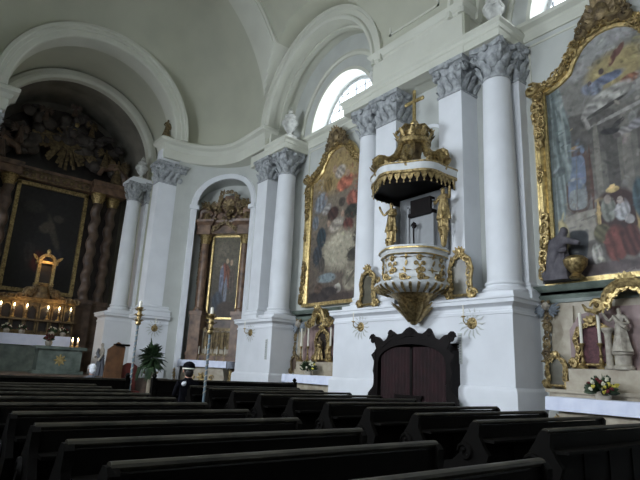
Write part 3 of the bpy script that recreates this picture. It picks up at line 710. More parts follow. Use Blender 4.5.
def painting(label, yc, zb, half, els, base, seed, withtop=True):
    t = thing('painting', label, 'painting', (XR - .1, yc, zb), group=None)
    tf = frame_top(half)
    canvas('canvas', half, 0, tf, els, base, t, seed, 170, 300, .95 if seed == 4 else 1.0)
    ys_ = [half * k / 14 for k in range(15)]
    outl = [(half, 0)] + [(half, tf(half) * k / 4) for k in range(1, 4)] + [(y, tf(y)) for y in reversed(ys_)]
    outl = outl + [(-y, z) for y, z in reversed(outl[:-1])]
    # moulded frame swept round the outline (closed at the foot)
    def ring(o, d):
        res = []
        L = len(outl)
        for i, (y, z) in enumerate(outl):
            a = V(outl[min(i + 1, L - 1)]) - V(outl[max(i - 1, 0)]); a.normalize(); nrm = V((a.y, -a.x)) 
            if i == 0 or i == L - 1: nrm = V((1 if i == 0 else -1, 0))
            res.append((-d, y + nrm.x * o, z + nrm.y * o))
        return res
    prof = [(-.03, -.02), (-.03, .05), (.02, .09), (.07, .06), (.12, .12), (.17, .13), (.2, .09), (.24, .1), (.25, -.05)]
    rings = [ring(o, d) for o, d in prof]; rings = list(map(list, zip(*rings)))
    b = MB(); b.loft(rings, closed=False, smooth=False); b.box(-.1, .05, -half - .2, half + .2, -.1, .0)
    fr = b.obj('frame', M['gold_bright'], t)
    R = random.Random(seed); b = MB()
    o3 = [V((-.1, y + .2 * (1 if y > 0 else -1), z)) for y, z in outl]
    k0 = 3
    top = [V((-.1, y * 1.08, z + .16)) for y, z in outl[k0:-k0]]
    rocaille(b, top, (-1, 0, 0), .17, R, 1.1, -1); rocaille(b, top, (-1, 0, 0), .12, R, .9, 1); b.obj('rocaille', M['gold'], fr)
    for s in (1, -1):
        e = half + .2; 
        b = MB(); rocaille(b, [V((-.1, s * e, 4.05)), V((-.1, s * (e + .07), 3.8)), V((-.1, s * (e + .02), 3.3)), V((-.1, s * e, 2.9))], (-1, 0, 0), .22, R, 1.3, s); scroll(b, (-.14, s * (e + .02), 4.22), (0, s, 0), (0, 0, 1), .16, .05, 1.2, 1.2); b.obj('rocaille', M['gold'], fr); b = MB()
        rocaille(b, [V((-.1, s * e, 2.4)), V((-.1, s * e, 2.1))], (-1, 0, 0), .14, R, 1, s); b.obj('rocaille', M['gold'], fr); b = MB()
        rocaille(b, [V((-.1, s * e, 1.3)), V((-.1, s * (e + .04), .7)), V((-.1, s * (e + .1), .1))], (-1, 0, 0), .2, R, 1.2, s); b.obj('rocaille', M['gold'], fr)
    b = MB(); zt = tf(0) + .22
    for k in range(9):
        a = PI * k / 8; leaf(b, (-.12, 0, zt - .05), (0, math.cos(a) * .8, .25 + math.sin(a)), (-1, 0, 0), .34 + .22 * math.sin(a), .085, .4)
    for s in (1, -1):
        scroll(b, (-.14, s * .25, zt + .02), (0, s, 0), (0, 0, 1), .2, .06, 1.2, .5); scroll(b, (-.14, s * .45, zt - .15), (0, s, 0), (0, 0, 1), .14, .045, 1.2, .8)
    b.blob((-.18, 0, zt + .12), (.1, .16, .2), 10, 2, .2)
    rocaille(b, [V((-.16, .4, zt - .1)), V((-.16, .15, zt + .25)), V((-.16, -.15, zt + .25)), V((-.16, -.4, zt - .1))], (-1, 0, 0), .17, R, 1.3, 1)
    b.obj('crest', M['gold_dim'], fr)
    return t
PA = painting('large gilt-framed painting of a red-robed throned figure, cut by the right edge', 3.68, 3.42, 1.34, elA, ((100, 92, 84), (126, 124, 114)), 4)
PB = painting('gilt-framed painting crowded with figures, between the corner column and the pulpit', 11.86, 3.52, 1.32, elB, ((84, 72, 62), (128, 116, 98)), 9)

# =================================================================== lower reredos of the two bays
def reredos(yc, lbl, tall):
    t = thing('reredos', lbl, 'altarpiece', (XR, yc, 0))
    b = MB(); b.sweep([(0, -1.62), (-.14, -1.62), (-.14, 1.62), (0, 1.62)], [(-.1, 3.05), (.0, 3.05), (.02, 3.12), (.0, 3.14), (.0, 3.2), (.08, 3.26), (.1, 3.32), (-.1, 3.34)], 1); b.box(-.14, 0, -1.6, 1.6, 2.98, 3.3); b.obj('ledge', M['marble_green'], t)
    b = MB(); b.box(-.1, 0, -1.45, 1.45, 1.3, 3.0); b.obj('back_panel', M['marble_beige'], t)
    b = MB()
    for s in (1, -1):
        b = MB(); pts = [(s * (1.12 + .1 * math.sin(k / 8 * PI * 2)), 1.5 + 1.35 * k / 8) for k in range(9)]; b.prism([(s * 1.0, 1.45)] + [(s * .98, 2.9)] + [(s * 1.3, 2.9)] + [(s * 1.18, 2.4), (s * 1.36, 2.0), (s * 1.2, 1.45)], -.15, -.08); b.obj('scrolled_side', M['marble_beige'], t)
    b = MB(); b.prism([(-1.06, 1.4), (1.06, 1.4), (1.06, 2.45), (.86, 2.72), (.4, 2.84), (-.4, 2.84), (-.86, 2.72), (-1.06, 2.45)], -.17, -.09); b.obj('inner_panel', M['marble_pink'], t)
    b = MB(); b.box(-.5, 0, -1.35, 1.35, 1.1, 1.34); b.box(-.46, 0, -1.05, 1.05, 1.34, 1.5); b.box(-.44, 0, -1.0, 1.0, 1.5, 1.73); b.box(-.55, 0, -1.4, 1.4, 1.3, 1.36); b.obj('shelf', M['marble_beige'], t)
    R = random.Random(int(yc))
    for s in (1, -1):
        b = MB(); rocaille(b, [V((-.14, s * 1.42, 1.5)), V((-.14, s * 1.46, 2.1)), V((-.14, s * 1.4, 2.8))], (-1, 0, 0), .16, R, 1.2, s); b.obj('gilt_edging', M['gold_dim'], t)
    return t
reredos(3.75, 'beige and rose marble altar backing below the large painting at the right', True)
reredos(12.12, 'pale marble altar backing under the second painting, mostly behind its candles', False)

def altar(yc, lbl, clbl, x=8.95, w=2.35, rz=0, loc=None):
    loc = loc or (x + .5, yc, .08)
    t = thing('altar', lbl, 'altar', loc, rz)
    b = MB(); b.prism([(-w / 2 + .18, .15), (w / 2 - .18, .15), (w / 2 - .06, .6), (w / 2 - .16, .98), (-w / 2 + .16, .98), (-w / 2 + .06, .6)], -.32, .5); b.box(-.4, .5, -w / 2 + .05, w / 2 - .05, 0, .16); b.box(-.4, .5, -w / 2 + .02, w / 2 - .02, .98, 1.14); b.obj('altar_block', M['marble_beige'], t)
    b = MB(); R = random.Random(3)
    for k in range(7):
        a = 2 * PI * k / 7; leaf(b, (-.33, .0, .58), (0, math.cos(a), math.sin(a)), (-1, 0, 0), .2, .045, .2)
    b.blob((-.34, 0, .58), .06, 8)
    for s in (1, -1): scroll(b, (-.34, s * .35, .58), (0, s, 0), (0, 0, 1), .1, .02); rocaille(b, [V((-.34, s * .95, .3)), V((-.34, s * 1.0, .8))], (-1, 0, 0), .1, R, 1, s)
    b.obj('gilt_emblem', M['gold'], t)
    # cloth: drape over the front with soft folds
    c = thing('altar_cloth', clbl, 'altar cloth', (loc[0], loc[1], loc[2]), rz, 'white altar cloths')
    if rz == 0 or True:
        b = MB(); n = 60; rows = [(.45, 1.155), (-.42, 1.155), (-.435, 1.15), (-.44, 1.1), (-.445, 1.02), (-.45, .93)]
        rings = []
        for j, (xx, zz) in enumerate(rows):
            r = []
            for i in range(n + 1):
                y = -w / 2 - .03 + (w + .06) * i / n; f = .012 * math.sin(i * 1.3) + .008 * math.sin(i * .57 + 1); f *= max(0, j - 2) / 3
                r.append((xx + f, y, zz))
            rings.append(r)
        b.loft(rings, closed=False)
        for s in (1, -1):
            b.loft([[(xx, s * (w / 2 + .03 + .0), 1.155), (xx, s * (w / 2 + .035), 1.1), (xx + .02, s * (w / 2 + .05 + .02 * math.sin(xx * 30)), .92 - .06 * (xx < -.3))] for xx in (-.42, -.3, -.15, 0, .15, .3, .45)], closed=False)
        b.obj('linen', M['cloth'], c)
    return t
altar(3.72, 'low marble side altar with gilt emblem below the large painting', 'white cloth over the side altar at the right edge of the photo')
altar(11.85, 'low side altar below the second painting, left of the pulpit pier', 'white cloth over the side altar between the corner column and the pulpit pier', loc=(9.45, 11.85, .2))
# altar steps (platforms)
b = MB(); b.box(8.3, XR, 2.2, 5.4, 0, .12); b.box(8.4, XR, 10.78, 13.6, 0, .12); struct('floor_altar_steps', b, M['floor'])

# =================================================================== candlesticks & candles
def candlestick_mesh(h):
    b = MB(); b.lathe([(.085, 0), (.09, .02), (.06, .05), (.03, .08), (.045, .12), (.025, .17), (.02, h * .45), (.04, h * .5), (.02, h * .55), (.018, h - .08), (.035, h - .04), (.055, h), (.05, h + .01)], n=10)
    for k in range(3): leaf(b, (0, 0, .03), (math.cos(k * 2.1), math.sin(k * 2.1), .2), (0, 0, 1), .11, .025, -.1)
    return b
def candlestick(label, loc, h=.45, hc=.4, r=.02, lit=False, group='altar candlesticks', s=1, m='gold'):
    t = thing('candlestick', label, 'candlestick', loc, 0, group); t.scale = (s, s, s)
    candlestick_mesh(h).obj('stand', M[m], t)
    b = MB(); b.lathe([(r, h), (r, h + hc), (r * .5, h + hc + .01)], n=8); cd = b.obj('candle', M['wax'], t)
    if lit:
        b = MB(); b.lathe([(.003, h + hc + .01), (.022, h + hc + .05), (.018, h + hc + .08), (.002, h + hc + .14)], n=8); b.obj('flame', M['flame'], cd)
    return t
cs = candlestick('leftmost tall candle on the side altar at the right edge', (9.66, 4.52, 1.735), .44, .55, .027)
dup(cs, (9.66, 4.2, 1.735), 0, 'tall white candle just left of the ivory statue on the right side altar')
dup(cs, (9.66, 2.95, 1.735), 0, 'tall candle right of the ivory statue, at the very right edge of the photo')
for i, (y, l) in enumerate(((13.02, 'leftmost of the four tall candles on the altar under the second painting'), (12.68, 'second candle from the left on the altar under the second painting'), (11.62, 'third candle from the left on the altar under the second painting'), (11.28, 'rightmost visible candle on the altar under the second painting, beside the pier'))):
    dup(cs, (9.64, y, 1.735), 0, l)

# gilt rocaille shrine frames on the two side altars
def shrine(label, loc, w, h, panel, group=None, m='gold', crest=True, rz=0):
    t = thing('gilt_frame', label, 'frame', loc, rz, group)
    R = random.Random(int(loc[1] * 10)); pts = []
    hw = w / 2
    ol = [(hw * .95, .06), (hw * .8, h * .35), (hw * .95, h * .6), (hw * .75, h * .82), (hw * .3, h * .93), (0, h * .98)]
    ol = ol + [(-a, z) for a, z in reversed(ol[:-1])]
    b = MB(); b.prism(ol, -.02, .02); b.obj('panel', M[panel], t)
    b = MB(); P = [V((-.04, a, z)) for a, z in ol]; b.tube(P + [P[0]], .035 * max(.7, h), 8, 1, (1, 0, 0))
    rocaille(b, P, (-1, 0, 0), .11 * max(.7, h), R, 1.2, -1)
    for s in (1, -1):
        scroll(b, (-.05, s * hw * 1.02, .08), (0, s, 0), (0, 0, 1), .1 * h, .035, 1.2, 0); leaf(b, (-.03, s * hw * .5, .05), (0, s, -.2), (-1, 0, 0), .2 * h, .05, .2)
    cb = b.obj('carved_border', M[m], t)
    if crest:
        b = MB()
        for k in range(5):
            a = PI * (k + .5) / 5; leaf(b, (-.04, 0, h * .93), (0, math.cos(a), .3 + math.sin(a)), (-1, 0, 0), .2 * h, .04, .3)
        b.blob((-.06, 0, h * 1.0), (.05, .07, .08), 8); b.obj('crest', M[m], cb)
    return t
shrine('gilt cartouche frame left of the pulpit, standing on the pier pedestal', (8.98, 9.4, ZP + .02), .6, .98, 'darkglass', 'gilt cartouches on the pier pedestal', 'gold')
shrine('gilt cartouche frame right of the pulpit, standing on the pier pedestal', (8.98, 6.6, ZP + .02), .62, 1.0, 'darkglass', 'gilt cartouches on the pier pedestal', 'gold')
shrine('gilt shrine with rose brocade behind the candles of the right side altar', (9.76, 4.34, 1.75), .74, .85, 'pinkpanel', None, 'gold')
shrine('small gilt reliquary left of the right side altar, at the pedestal foot', (9.7, 5.02, 1.36), .44, .62, 'darkglass', 'small reliquaries beside the altars', 'gold')
shrine('small gilt reliquary left of the altar flowers under the second painting', (9.7, 13.35, 1.36), .4, .6, 'marble_brown', 'small reliquaries beside the altars', 'gold_dim')
shrine('ornate gilt shrine with dark figure behind the candles under the second painting', (9.76, 12.1, 1.75), .72, .98, 'marble_dark', None, 'gold')
# gilt canopy scroll over the statue of the right altar
def altar_canopy(label, y, w, z=2.62):
    t = thing('altar_canopy', label, 'canopy', (XR - .2, y, z)); R = random.Random(5)
    b = MB()
    arc = [V((-.25, w / 2 * math.cos(PI * k / 12), .38 * math.sin(PI * k / 12))) for k in range(13)]
    b.tube(arc, [.05 + .05 * math.sin(PI * k / 12) for k in range(13)], 8, 1, (1, 0, 0))
    b.tube([p + V((.2, 0, 0)) for p in arc], .06, 8, 1, (1, 0, 0))
    for s in (1, -1): b.tube([(-.25, s * w / 2, 0), (-.25, s * (w / 2 + .14), -.1), (-.25, s * (w / 2 + .3), -.05), (-.25, s * (w / 2 + .36), .05)], [.05, .05, .04, .02], 8); scroll(b, (-.25, s * (w / 2 + .1), .0), (0, s, 0), (0, 0, 1), .13, .04)
    b.obj('arched_scroll', M['gold'], t)
    b = MB(); rocaille(b, arc, (-1, 0, 0), .15, R, 1.4, -1)
    for k in range(5):
        a = PI * (k + .5) / 5; leaf(b, (-.28, 0, .36), (0, math.cos(a), .3 + math.sin(a)), (-1, 0, 0), .22, .05, .3)
    b.obj('shell_ornament', M['gold_bright'], t)
    return t
altar_canopy('gilded scrolled canopy over the ivory statue below the large painting', 3.62, .85, 2.82)
altar_canopy('gilded scrolled crest just under the second painting', 12.1, .6, 2.85)

# =================================================================== statues
def figure_mesh(pose='stand', h=1.0):
    """continuous figure, local: faces -x, y = lateral; height ~1"""
    J = [((0, 0, .52), .085), ((0, 0, .64), .075), ((0, 0, .75), .095), ((0, 0, .83), .05), ((-.01, 0, .86), .035), ((-.015, 0, .925), .062), ((-.01, 0, .985), .03)]
    E = [(0, 1), (1, 2), (2, 3), (3, 4), (4, 5), (5, 6)]
    def arm(s, pts):
        n = len(J); J.append(((0, s * .12, .77), .045)); E.append((2, n))
        for p in pts: J.append((p, .032 if len(pts) else .03)); E.append((len(J) - 2, len(J) - 1))
    if pose == 'raise':
        arm(1, [(-.05, .22, .68), (-.12, .28, .82), (-.14, .3, .92)]); arm(-1, [(-.05, -.2, .62), (-.16, -.12, .62), (-.19, -.07, .64)])
    elif pose == 'pray':
        for s in (1, -1): arm(s, [(-.05, s * .17, .64), (-.14, s * .07, .7), (-.16, s * .02, .76)])
    else:
        arm(1, [(-.03, .19, .62), (-.13, .12, .56), (-.18, .08, .55)]); arm(-1, [(-.03, -.18, .62), (-.1, -.15, .5), (-.13, -.14, .43)])
    for s in (1, -1):
        n = len(J); kn = ((-.04 * (s > 0) - .01, s * .07, .27), .06); ft = ((0, s * .075, .04), .035); tt = ((-.09, s * .08, .02), .025)
        J += [kn, ft, tt]; E += [(0, n), (n, n + 1), (n + 1, n + 2)]
    return skin('figure', J, E, 0, 1)
FM = {p: figure_mesh(p) for p in ('stand', 'raise', 'pray')}
def robe(mb, h0=.02, h1=.62, r0=.2, r1=.1, seed=0, lean=0):
    R = random.Random(seed); rings = []; n = 22; ph = R.uniform(0, 6)
    for j in range(9):
        t = j / 8; r = r0 + (r1 - r0) * t ** .8
        rings.append([(lean * t + (r * (1 + .16 * (1 - t) * math.sin(5 * a + ph) + .09 * math.sin(9 * a + ph * 2 + t * 3))) * math.cos(a) * .8, r * (1 + .16 * (1 - t) * math.sin(5 * a + ph) + .09 * math.sin(9 * a + ph + t * 2)) * math.sin(a), h0 + (h1 - h0) * t) for a in [2 * PI * i / n for i in range(n)]])
    mb.loft(rings, ends=True)
def wings(mb, s=1.0, z=.75):
    for sg in (1, -1):
        for k in range(6):
            a = .9 - k * .32; mb.tube([(.05, sg * .06, z), (.09, sg * (.06 + .2 * math.cos(a) * s), z + .2 * math.sin(a) * s + .05), (.08, sg * (.06 + .38 * math.cos(a) * s), z + .36 * math.sin(a) * s)], [.03, .05, .012], 6, .35, (1, 0, 0))
def statue(name, label, loc, h, pose, body, rob, rz=0, wing=None, group=None, lean=0, parent=None):
    if parent is None: t = thing(name, label, 'statue', loc, rz, group)
    else:
        t = bpy.data.objects.new(name, None); COL.objects.link(t); t.parent = parent; t.location = loc; t.rotation_euler = (0, 0, rz)
    t.scale = (h, h, h)
    if parent is not None:
        b = MB(); addmesh(b, FM[pose]); robe(b, seed=int(abs(loc[1]) * 9)); 
        if wing: wings(b)
        COL.objects.unlink(t); bpy.data.objects.remove(t)
        o = b.obj(name, M[body], parent); o.location = loc; o.rotation_euler = (0, 0, rz); o.scale = (h, h, h); return o
    b = MB(); addmesh(b, FM[pose]); b.obj('body', M[body], t)
    b = MB(); robe(b, seed=int(abs(loc[1]) * 9), lean=lean); b.tube([(-.08, .1, .8), (-.13, 0, .66), (-.1, -.12, .56), (.05, -.14, .5)], [.03, .05, .06, .04], 6); b.obj('robe', M[rob], t)
    if wing: b = MB(); wings(b); b.obj('wings', M[wing], t)
    return t
statue('statue', 'ivory figure statue on a pedestal in the centre of the right side altar', (9.66, 3.84, 2.02), .78, 'raise', 'ivory', 'ivory')
b = MB(); b.lathe([(.17, 0), (.17, .04), (.13, .07), (.13, .2), (.17, .23), (.17, .25)], n=16); o = b.obj('statue_pedestal', M['ivory']); o.location = (9.66, 3.84, 1.735); o.scale = (1, 1, 1.14); tag(o, 'round marble block under the ivory statue of the right altar', 'pedestal')
b = MB(); b.lathe([(.09, 0), (.1, .03), (.06, .06), (.055, .5), (.065, .56), (.1, .6), (.1, .64)], n=14); o = b.obj('small_column', M['ivory']); o.location = (9.62, 4.04, 1.735); o.scale = (1, 1, 1.1); tag(o, 'short ivory column standing in front of the statue on the right altar', 'column')
statue('statue', 'dark gilt standing figure inside the shrine below the second painting', (9.64, 12.12, 1.78), .7, 'pray', 'gold_dim', 'gold')
# sculpted kneeling figure with gold vessel at the painting's lower left corner
t = thing('kneeling_figure', 'dark grey bent figure sculpture at the lower left corner of the large painting', 'statue', (9.7, 4.86, 3.36)); t.scale = (1.1, 1.05, 1.28)
J = [((0.02, .08, .28), .15), ((-.02, .03, .46), .14), ((-.05, -.08, .62), .14), ((-.08, -.14, .68), .06), ((-.1, -.19, .74), .085), ((-.12, -.21, .8), .05),
     ((-.12, -.2, .6), .06), ((-.16, -.36, .54), .05), ((-.18, -.5, .5), .035), ((0, .1, .62), .06), ((-.1, -.05, .45), .05), ((-.17, -.25, .44), .035), ((-.1, .12, .12), .12), ((-.1, -.12, .1), .1), ((-.05, .3, .05), .08)]
me = skin('body', J, [(0, 1), (1, 2), (2, 3), (3, 4), (4, 5), (2, 6), (6, 7), (7, 8), (2, 9), (9, 10), (10, 11), (0, 12), (12, 14), (0, 13)], 0, 2)
M['purplegrey'] = mat('purple_grey_paint', rgb(92, 88, 92), 0.7, col2=rgb(60, 56, 62), scale=7)
me.materials.append(M['purplegrey']); linkm('body', me, t)
b = MB(); robe(b, 0, .5, .3, .16, 4); b.obj('robe', M['purplegrey'], t)
b = MB(); b.lathe([(.1, 0), (.14, .03), (.08, .1), (.2, .25), (.22, .36), (.16, .42), (.1, .44)], n=14); o = b.obj('gold_vessel', M['gold']); o.location = (9.62, 4.5, 3.36); tag(o, 'gold vessel in front of the bent grey figure at the large painting corner', 'vessel')
# cherub heads on the bay corners
def cherub(label, loc, rz=0):
    t = thing('cherub', label, 'cherub', loc, rz, 'winged cherub heads at the bay corners')
    b = MB(); b.blob((0, 0, 0), (.1, .1, .12), 12); b.blob((-.1, 0, -.01), (.02, .018, .02), 6)
    for s in (1, -1): b.blob((-.07, s * .05, -.04), (.035, .035, .03), 6); b.blob((0, s * .1, 0), (.02, .015, .03), 6)
    b.obj('head', M['ivory'], t)
    b = MB()
    for k in range(12): b.blob((.03 * math.cos(k), .1 * math.cos(k * 2.4), .06 + .07 * abs(math.sin(k * 1.7))), .035, 6)
    b.obj('hair', M['gold_dim'], t)
    b = MB()
    for sg in (1, -1):
        for k in range(5): a = .5 - k * .4; b.tube([(.03, sg * .06, -.08), (-.0, sg * (.06 + .15 * math.cos(a)), -.08 + .15 * math.sin(a)), (.02, sg * (.06 + .3 * math.cos(a)), -.06 + .26 * math.sin(a))], [.02, .045, .012], 6, .4, (1, 0, 0))
    b.obj('wings', M['winggrey'], t)
    return t
cherub('winged cherub head above the small reliquary beside the right pedestal', (9.78, 5.22, 2.92)).scale = (.8, .75, .75)
cherub('winged cherub head at the left corner below the second painting', (9.78, 13.42, 2.9))

# bouquets
def bouquet(label, loc, r, seed, cols, s=1.0, n=60):
    t = thing('bouquet', label, 'flowers', loc); R = random.Random(seed); t.scale = (s, s, s)
    b = MB(); b.lathe([(.07, 0), (.1, .04), (.12, .14), (.09, .18), (.1, .2)], n=12); b.obj('vase', M['ivory'], t)
    b = MB()
    for k in range(n):
        a = R.uniform(0, 2 * PI); e = R.uniform(-.1, 1.3); d = V((math.cos(a) * math.cos(e), math.sin(a) * math.cos(e), math.sin(e)))
        leaf(b, V((0, 0, .2)) + d * r * .3, d, V((0, 0, 1)).cross(d) + V((0, 0, .4)), r * R.uniform(.5, .95), r * .16, R.uniform(-.3, .3), 4)
    b.obj('foliage', M['leaf'], t)
    fb = {}
    for k in range(26):
        a = R.uniform(0, 2 * PI); e = R.uniform(.0, 1.4); d = V((math.cos(a) * math.cos(e), math.sin(a) * math.cos(e), math.sin(e))); c = R.choice(cols)
        m = fb.setdefault(c, MB()); p = V((0, 0, .2)) + d * r * R.uniform(.8, 1.05); q = r * .13
        for i in range(5): m.blob(p + V((R.uniform(-q, q), R.uniform(-q, q), R.uniform(-q, q))) * .6, q * .7, 6)
    for c, m in fb.items(): m.obj('blossoms', M[c], t, label={'fl_white': 'white blossoms', 'fl_yel': 'yellow blossoms', 'fl_red': 'red blossoms'}[c])
    return t
bouquet('bouquet of white, yellow and red flowers on the right side altar cloth', (9.2, 4.02, 1.16), .24, 3, ['fl_white', 'fl_yel', 'fl_yel', 'fl_red'])
bouquet('bouquet of pale flowers on the altar cloth under the second painting', (9.2, 12.02, 1.3), .24, 8, ['fl_white', 'fl_yel'])

# wall crosses with a candle arm (consecration sconces)
def sconce(label, loc, rz=0):
    t = thing('wall_sconce', label, 'sconce', loc, rz, 'round gilt wall sconces with faint painted rays')
    b = MB(); b.lathe([(.02, -.03), (.11, -.02), (.12, 0), (.05, .03), (.02, .05)], n=16); b.v = [(-z, y, x) for x, y, z in b.v]
    for k in range(10): a = 2 * PI * k / 10; leaf(b, (-.02, 0, 0), (0, math.cos(a), math.sin(a)), (-1, 0, 0), .12, .022, .2)
    b.obj('rosette', M['gold'], t)
    b = MB(); R = random.Random(2)
    for k in range(14): a = 2 * PI * k / 14; b.tube([(-.006, .14 * math.cos(a), .14 * math.sin(a)), (-.006, .24 * math.cos(a + .1), .24 * math.sin(a + .1)), (-.006, .32 * math.cos(a), .32 * math.sin(a))], [.012, .02, .004], 5, .3, (1, 0, 0))
    b.obj('rays', M['wall2'], t)
    b = MB(); b.tube([(-.02, .0, 0), (-.14, .04, -.04), (-.2, .06, .03), (-.2, .06, .1)], .013, 6); b.lathe([(.02, .1), (.05, .12), (.05, .13)], (-.2, .06, 0), n=10); b.obj('arm', M['gold'], t)
    b = MB(); b.lathe([(.014, .13), (.014, .34), (.005, .35)], (-.2, .06, 0), n=8); b.obj('candle', M['wax'], t)
    return t
sconce('gilt wall sconce on the white pedestal right of the confessional', (XW - .005, 6.38, 2.56))
sconce('gilt wall sconce on the white pedestal left of the confessional', (XW - .005, 9.68, 2.6))
sconce('gilt wall sconce on the corner column pedestal', (XW - .005, 15.0, 2.6))
sconce('round gilt sconce above the tall plant stand', (7.0, 18.275, 2.68), PI / 2)
def grille(label, loc):
    t = thing('wall_grille', label, 'grille', loc, 0, 'narrow pale vent grilles in the pedestals'); b = MB(); b.box(-.02, .0, -.05, .05, 0, .62); pl_ = b.obj('plate', M['wall2'], t)
    b = MB()
    for k in range(11): b.box(-.03, -.015, -.04, .04, .03 + k * .053, .055 + k * .053)
    b.obj('louvres', M['capital'], pl_)
grille('narrow vent grille right of the confessional', (XW - .0, 6.68, 1.75)); grille('narrow vent grille on the corner column pedestal, low right', (XW - .0, 13.98, 1.75))

# =================================================================== confessional
t = thing('confessional', 'dark carved wooden confessional with red curtains under the pulpit', 'confessional', (8.72, 7.8, 0))
t.scale = (.32, 1.02, 1.03)
W = 1.08
b = MB(); arc = [(W * .93 * math.cos(PI * k / 16), 1.78 + .36 * math.sin(PI * k / 16)) for k in range(17)]
b.prism([(W, 0), (W, 1.78)] + [(y * 1.08, z + .09) for y, z in arc] + [(-W, 1.78), (-W, 0), (-W * .88, 0), (-W * .88, 1.7)] + [(y * .93, z - .06) for y, z in reversed(arc)] + [(W * .88, 1.7), (W * .88, 0)], -.02, .14); b.obj('arched_front', M['confwood'], t)
b = MB(); b.box(.14, .88, -W, -W + .06, 0, 1.95); b.box(.14, .88, W - .06, W, 0, 1.95); b.box(.8, .88, -W, W, 0, 2.1); b.box(.1, .88, -.03, .03, 0, 1.98); b.box(.0, .88, -W - .02, W + .02, 0, .12); b.obj('carcass', M['confwood'], t)
b = MB(); b.loft([[(.0 + dx, y, z) for y, z in [(W * 1.0 * math.cos(PI * k / 16), 1.85 + .4 * math.sin(PI * k / 16)) for k in range(17)]] for dx in (0, .88)], closed=False); b.obj('roof', M['confwood'], t)
b = MB()
crest = [(-1.18, 2.34), (-1.24, 2.28), (-1.1, 2.2), (-1.02, 2.02), (-.85, 2.06), (-.55, 2.24), (-.3, 2.24), (-.12, 2.3), (.12, 2.3), (.3, 2.24), (.55, 2.24), (.85, 2.06), (1.02, 2.02), (1.1, 2.2), (1.24, 2.28), (1.18, 2.34), (.95, 2.3), (.8, 2.2), (.7, 2.26), (.62, 2.4), (.5, 2.42), (.38, 2.35), (.22, 2.37), (.1, 2.46), (0, 2.5), (-.1, 2.46), (-.22, 2.37), (-.38, 2.35), (-.5, 2.42), (-.62, 2.4), (-.7, 2.26), (-.8, 2.2), (-.95, 2.3)]
b.prism([(y * .97, z - .06) for y, z in crest], -.06, .08)
for s in (1, -1): scroll(b, (-.06, s * 1.12, 2.2), (0, s, 0), (0, 0, 1), .1, .03); scroll(b, (-.06, s * .55, 2.3), (0, s, 0), (0, 0, 1), .08, .025)
for k in range(5): a = PI * (k + .5) / 5; leaf(b, (-.06, 0, 2.26), (0, math.cos(a), .3 + math.sin(a)), (-1, 0, 0), .18, .04, .3)
b.obj('carved_crest', M['confwood'], t)
for s in (1, -1):
    b = MB(); b.prism([(s * 1.02, 1.95), (s * 1.16, 1.85), (s * 1.06, 1.7), (s * 1.1, 1.5), (s * 1.04, 1.3), (s * 1.1, 1.15), (s * 1.24, 1.02), (s * 1.26, .84), (s * 1.14, .72), (s * 1.2, .68), (s * 1.3, .66), (s * 1.3, .6), (s * 1.22, .58), (s * 1.22, 0), (s * 1.0, 0)], -.05, .06)
    scroll(b, (-.05, s * 1.16, .9), (0, s, 0), (0, 0, 1), .1, .03); b.obj('scrolled_side', M['confwood'], t)
for s in (1, -1):
    b = MB(); n = 60; rings = []
    for z in (.12, .6, 1.2, 1.7, 2.02):
        rings.append([(.16 + .035 * math.sin(i * .95) * (1 - .3 * z / 2), s * (.04 + .86 * i / n), min(z, 1.72 + .34 * math.sqrt(max(0, 1 - ((.04 + .86 * i / n) / .98) ** 2)))) for i in range(n + 1)])
    b.loft(rings, closed=False); b.obj('curtain', M['redcurtain'], t)
b = MB(); b.box(-.05, .1, -.3, .38, .3, .98); b.box(-.08, .12, -.34, .42, .98, 1.04); b.obj('low_door', M['brownwood'] if False else M['confwood'], t)

# =================================================================== pulpit
PX, PY = 8.74, 7.7
t = thing('pulpit', 'white and gilt Baroque pulpit hanging on the pier above the confessional', 'pulpit', (PX, PY, 0))
def oct_lathe(prof, lobes=6, amp=.035, n=48): b = MB(); b.lathe(prof, n=n, lobes=lobes, amp=amp); return b
R = random.Random(11)
bask = oct_lathe([(.72, 3.5), (.7, 3.56), (.67, 3.62), (.66, 3.95), (.68, 4.0), (.72, 4.02), (.74, 4.1), (.77, 4.13), (.77, 4.2), (.7, 4.22), (.66, 4.2)], 6, .03).obj('basket', M['pulpitwhite'], t)
rim = oct_lathe([(.3, 3.12), (.5, 3.2), (.78, 3.28), (.86, 3.34), (.88, 3.4), (.84, 3.46), (.74, 3.5), (.7, 3.52)], 6, .03).obj('flared_rim', M['pulpitwhite'], t)
b = MB(); b.lathe([(.03, 2.55), (.08, 2.58), (.1, 2.66), (.2, 2.82), (.3, 2.98), (.4, 3.1), (.55, 3.2)], n=24)
for k in range(12): a = 2 * PI * k / 12; leaf(b, (.12 * math.cos(a), .12 * math.sin(a), 2.62), (math.cos(a) * .6, math.sin(a) * .6, .9), (math.cos(a), math.sin(a), -.3), .55, .08, .25)
b.obj('pendant', M['gold'], t)
b = MB()
for k in range(30): a = 2 * PI * k / 30; q = 1 + .03 * math.cos(6 * a); b.tube([(.62 * q * math.cos(a), .62 * q * math.sin(a), 3.2), (.8 * q * math.cos(a), .8 * q * math.sin(a), 3.27), (.885 * q * math.cos(a), .885 * q * math.sin(a), 3.36)], [.02, .035, .03], 6)
b.obj('gadroons', M['gold'], rim)
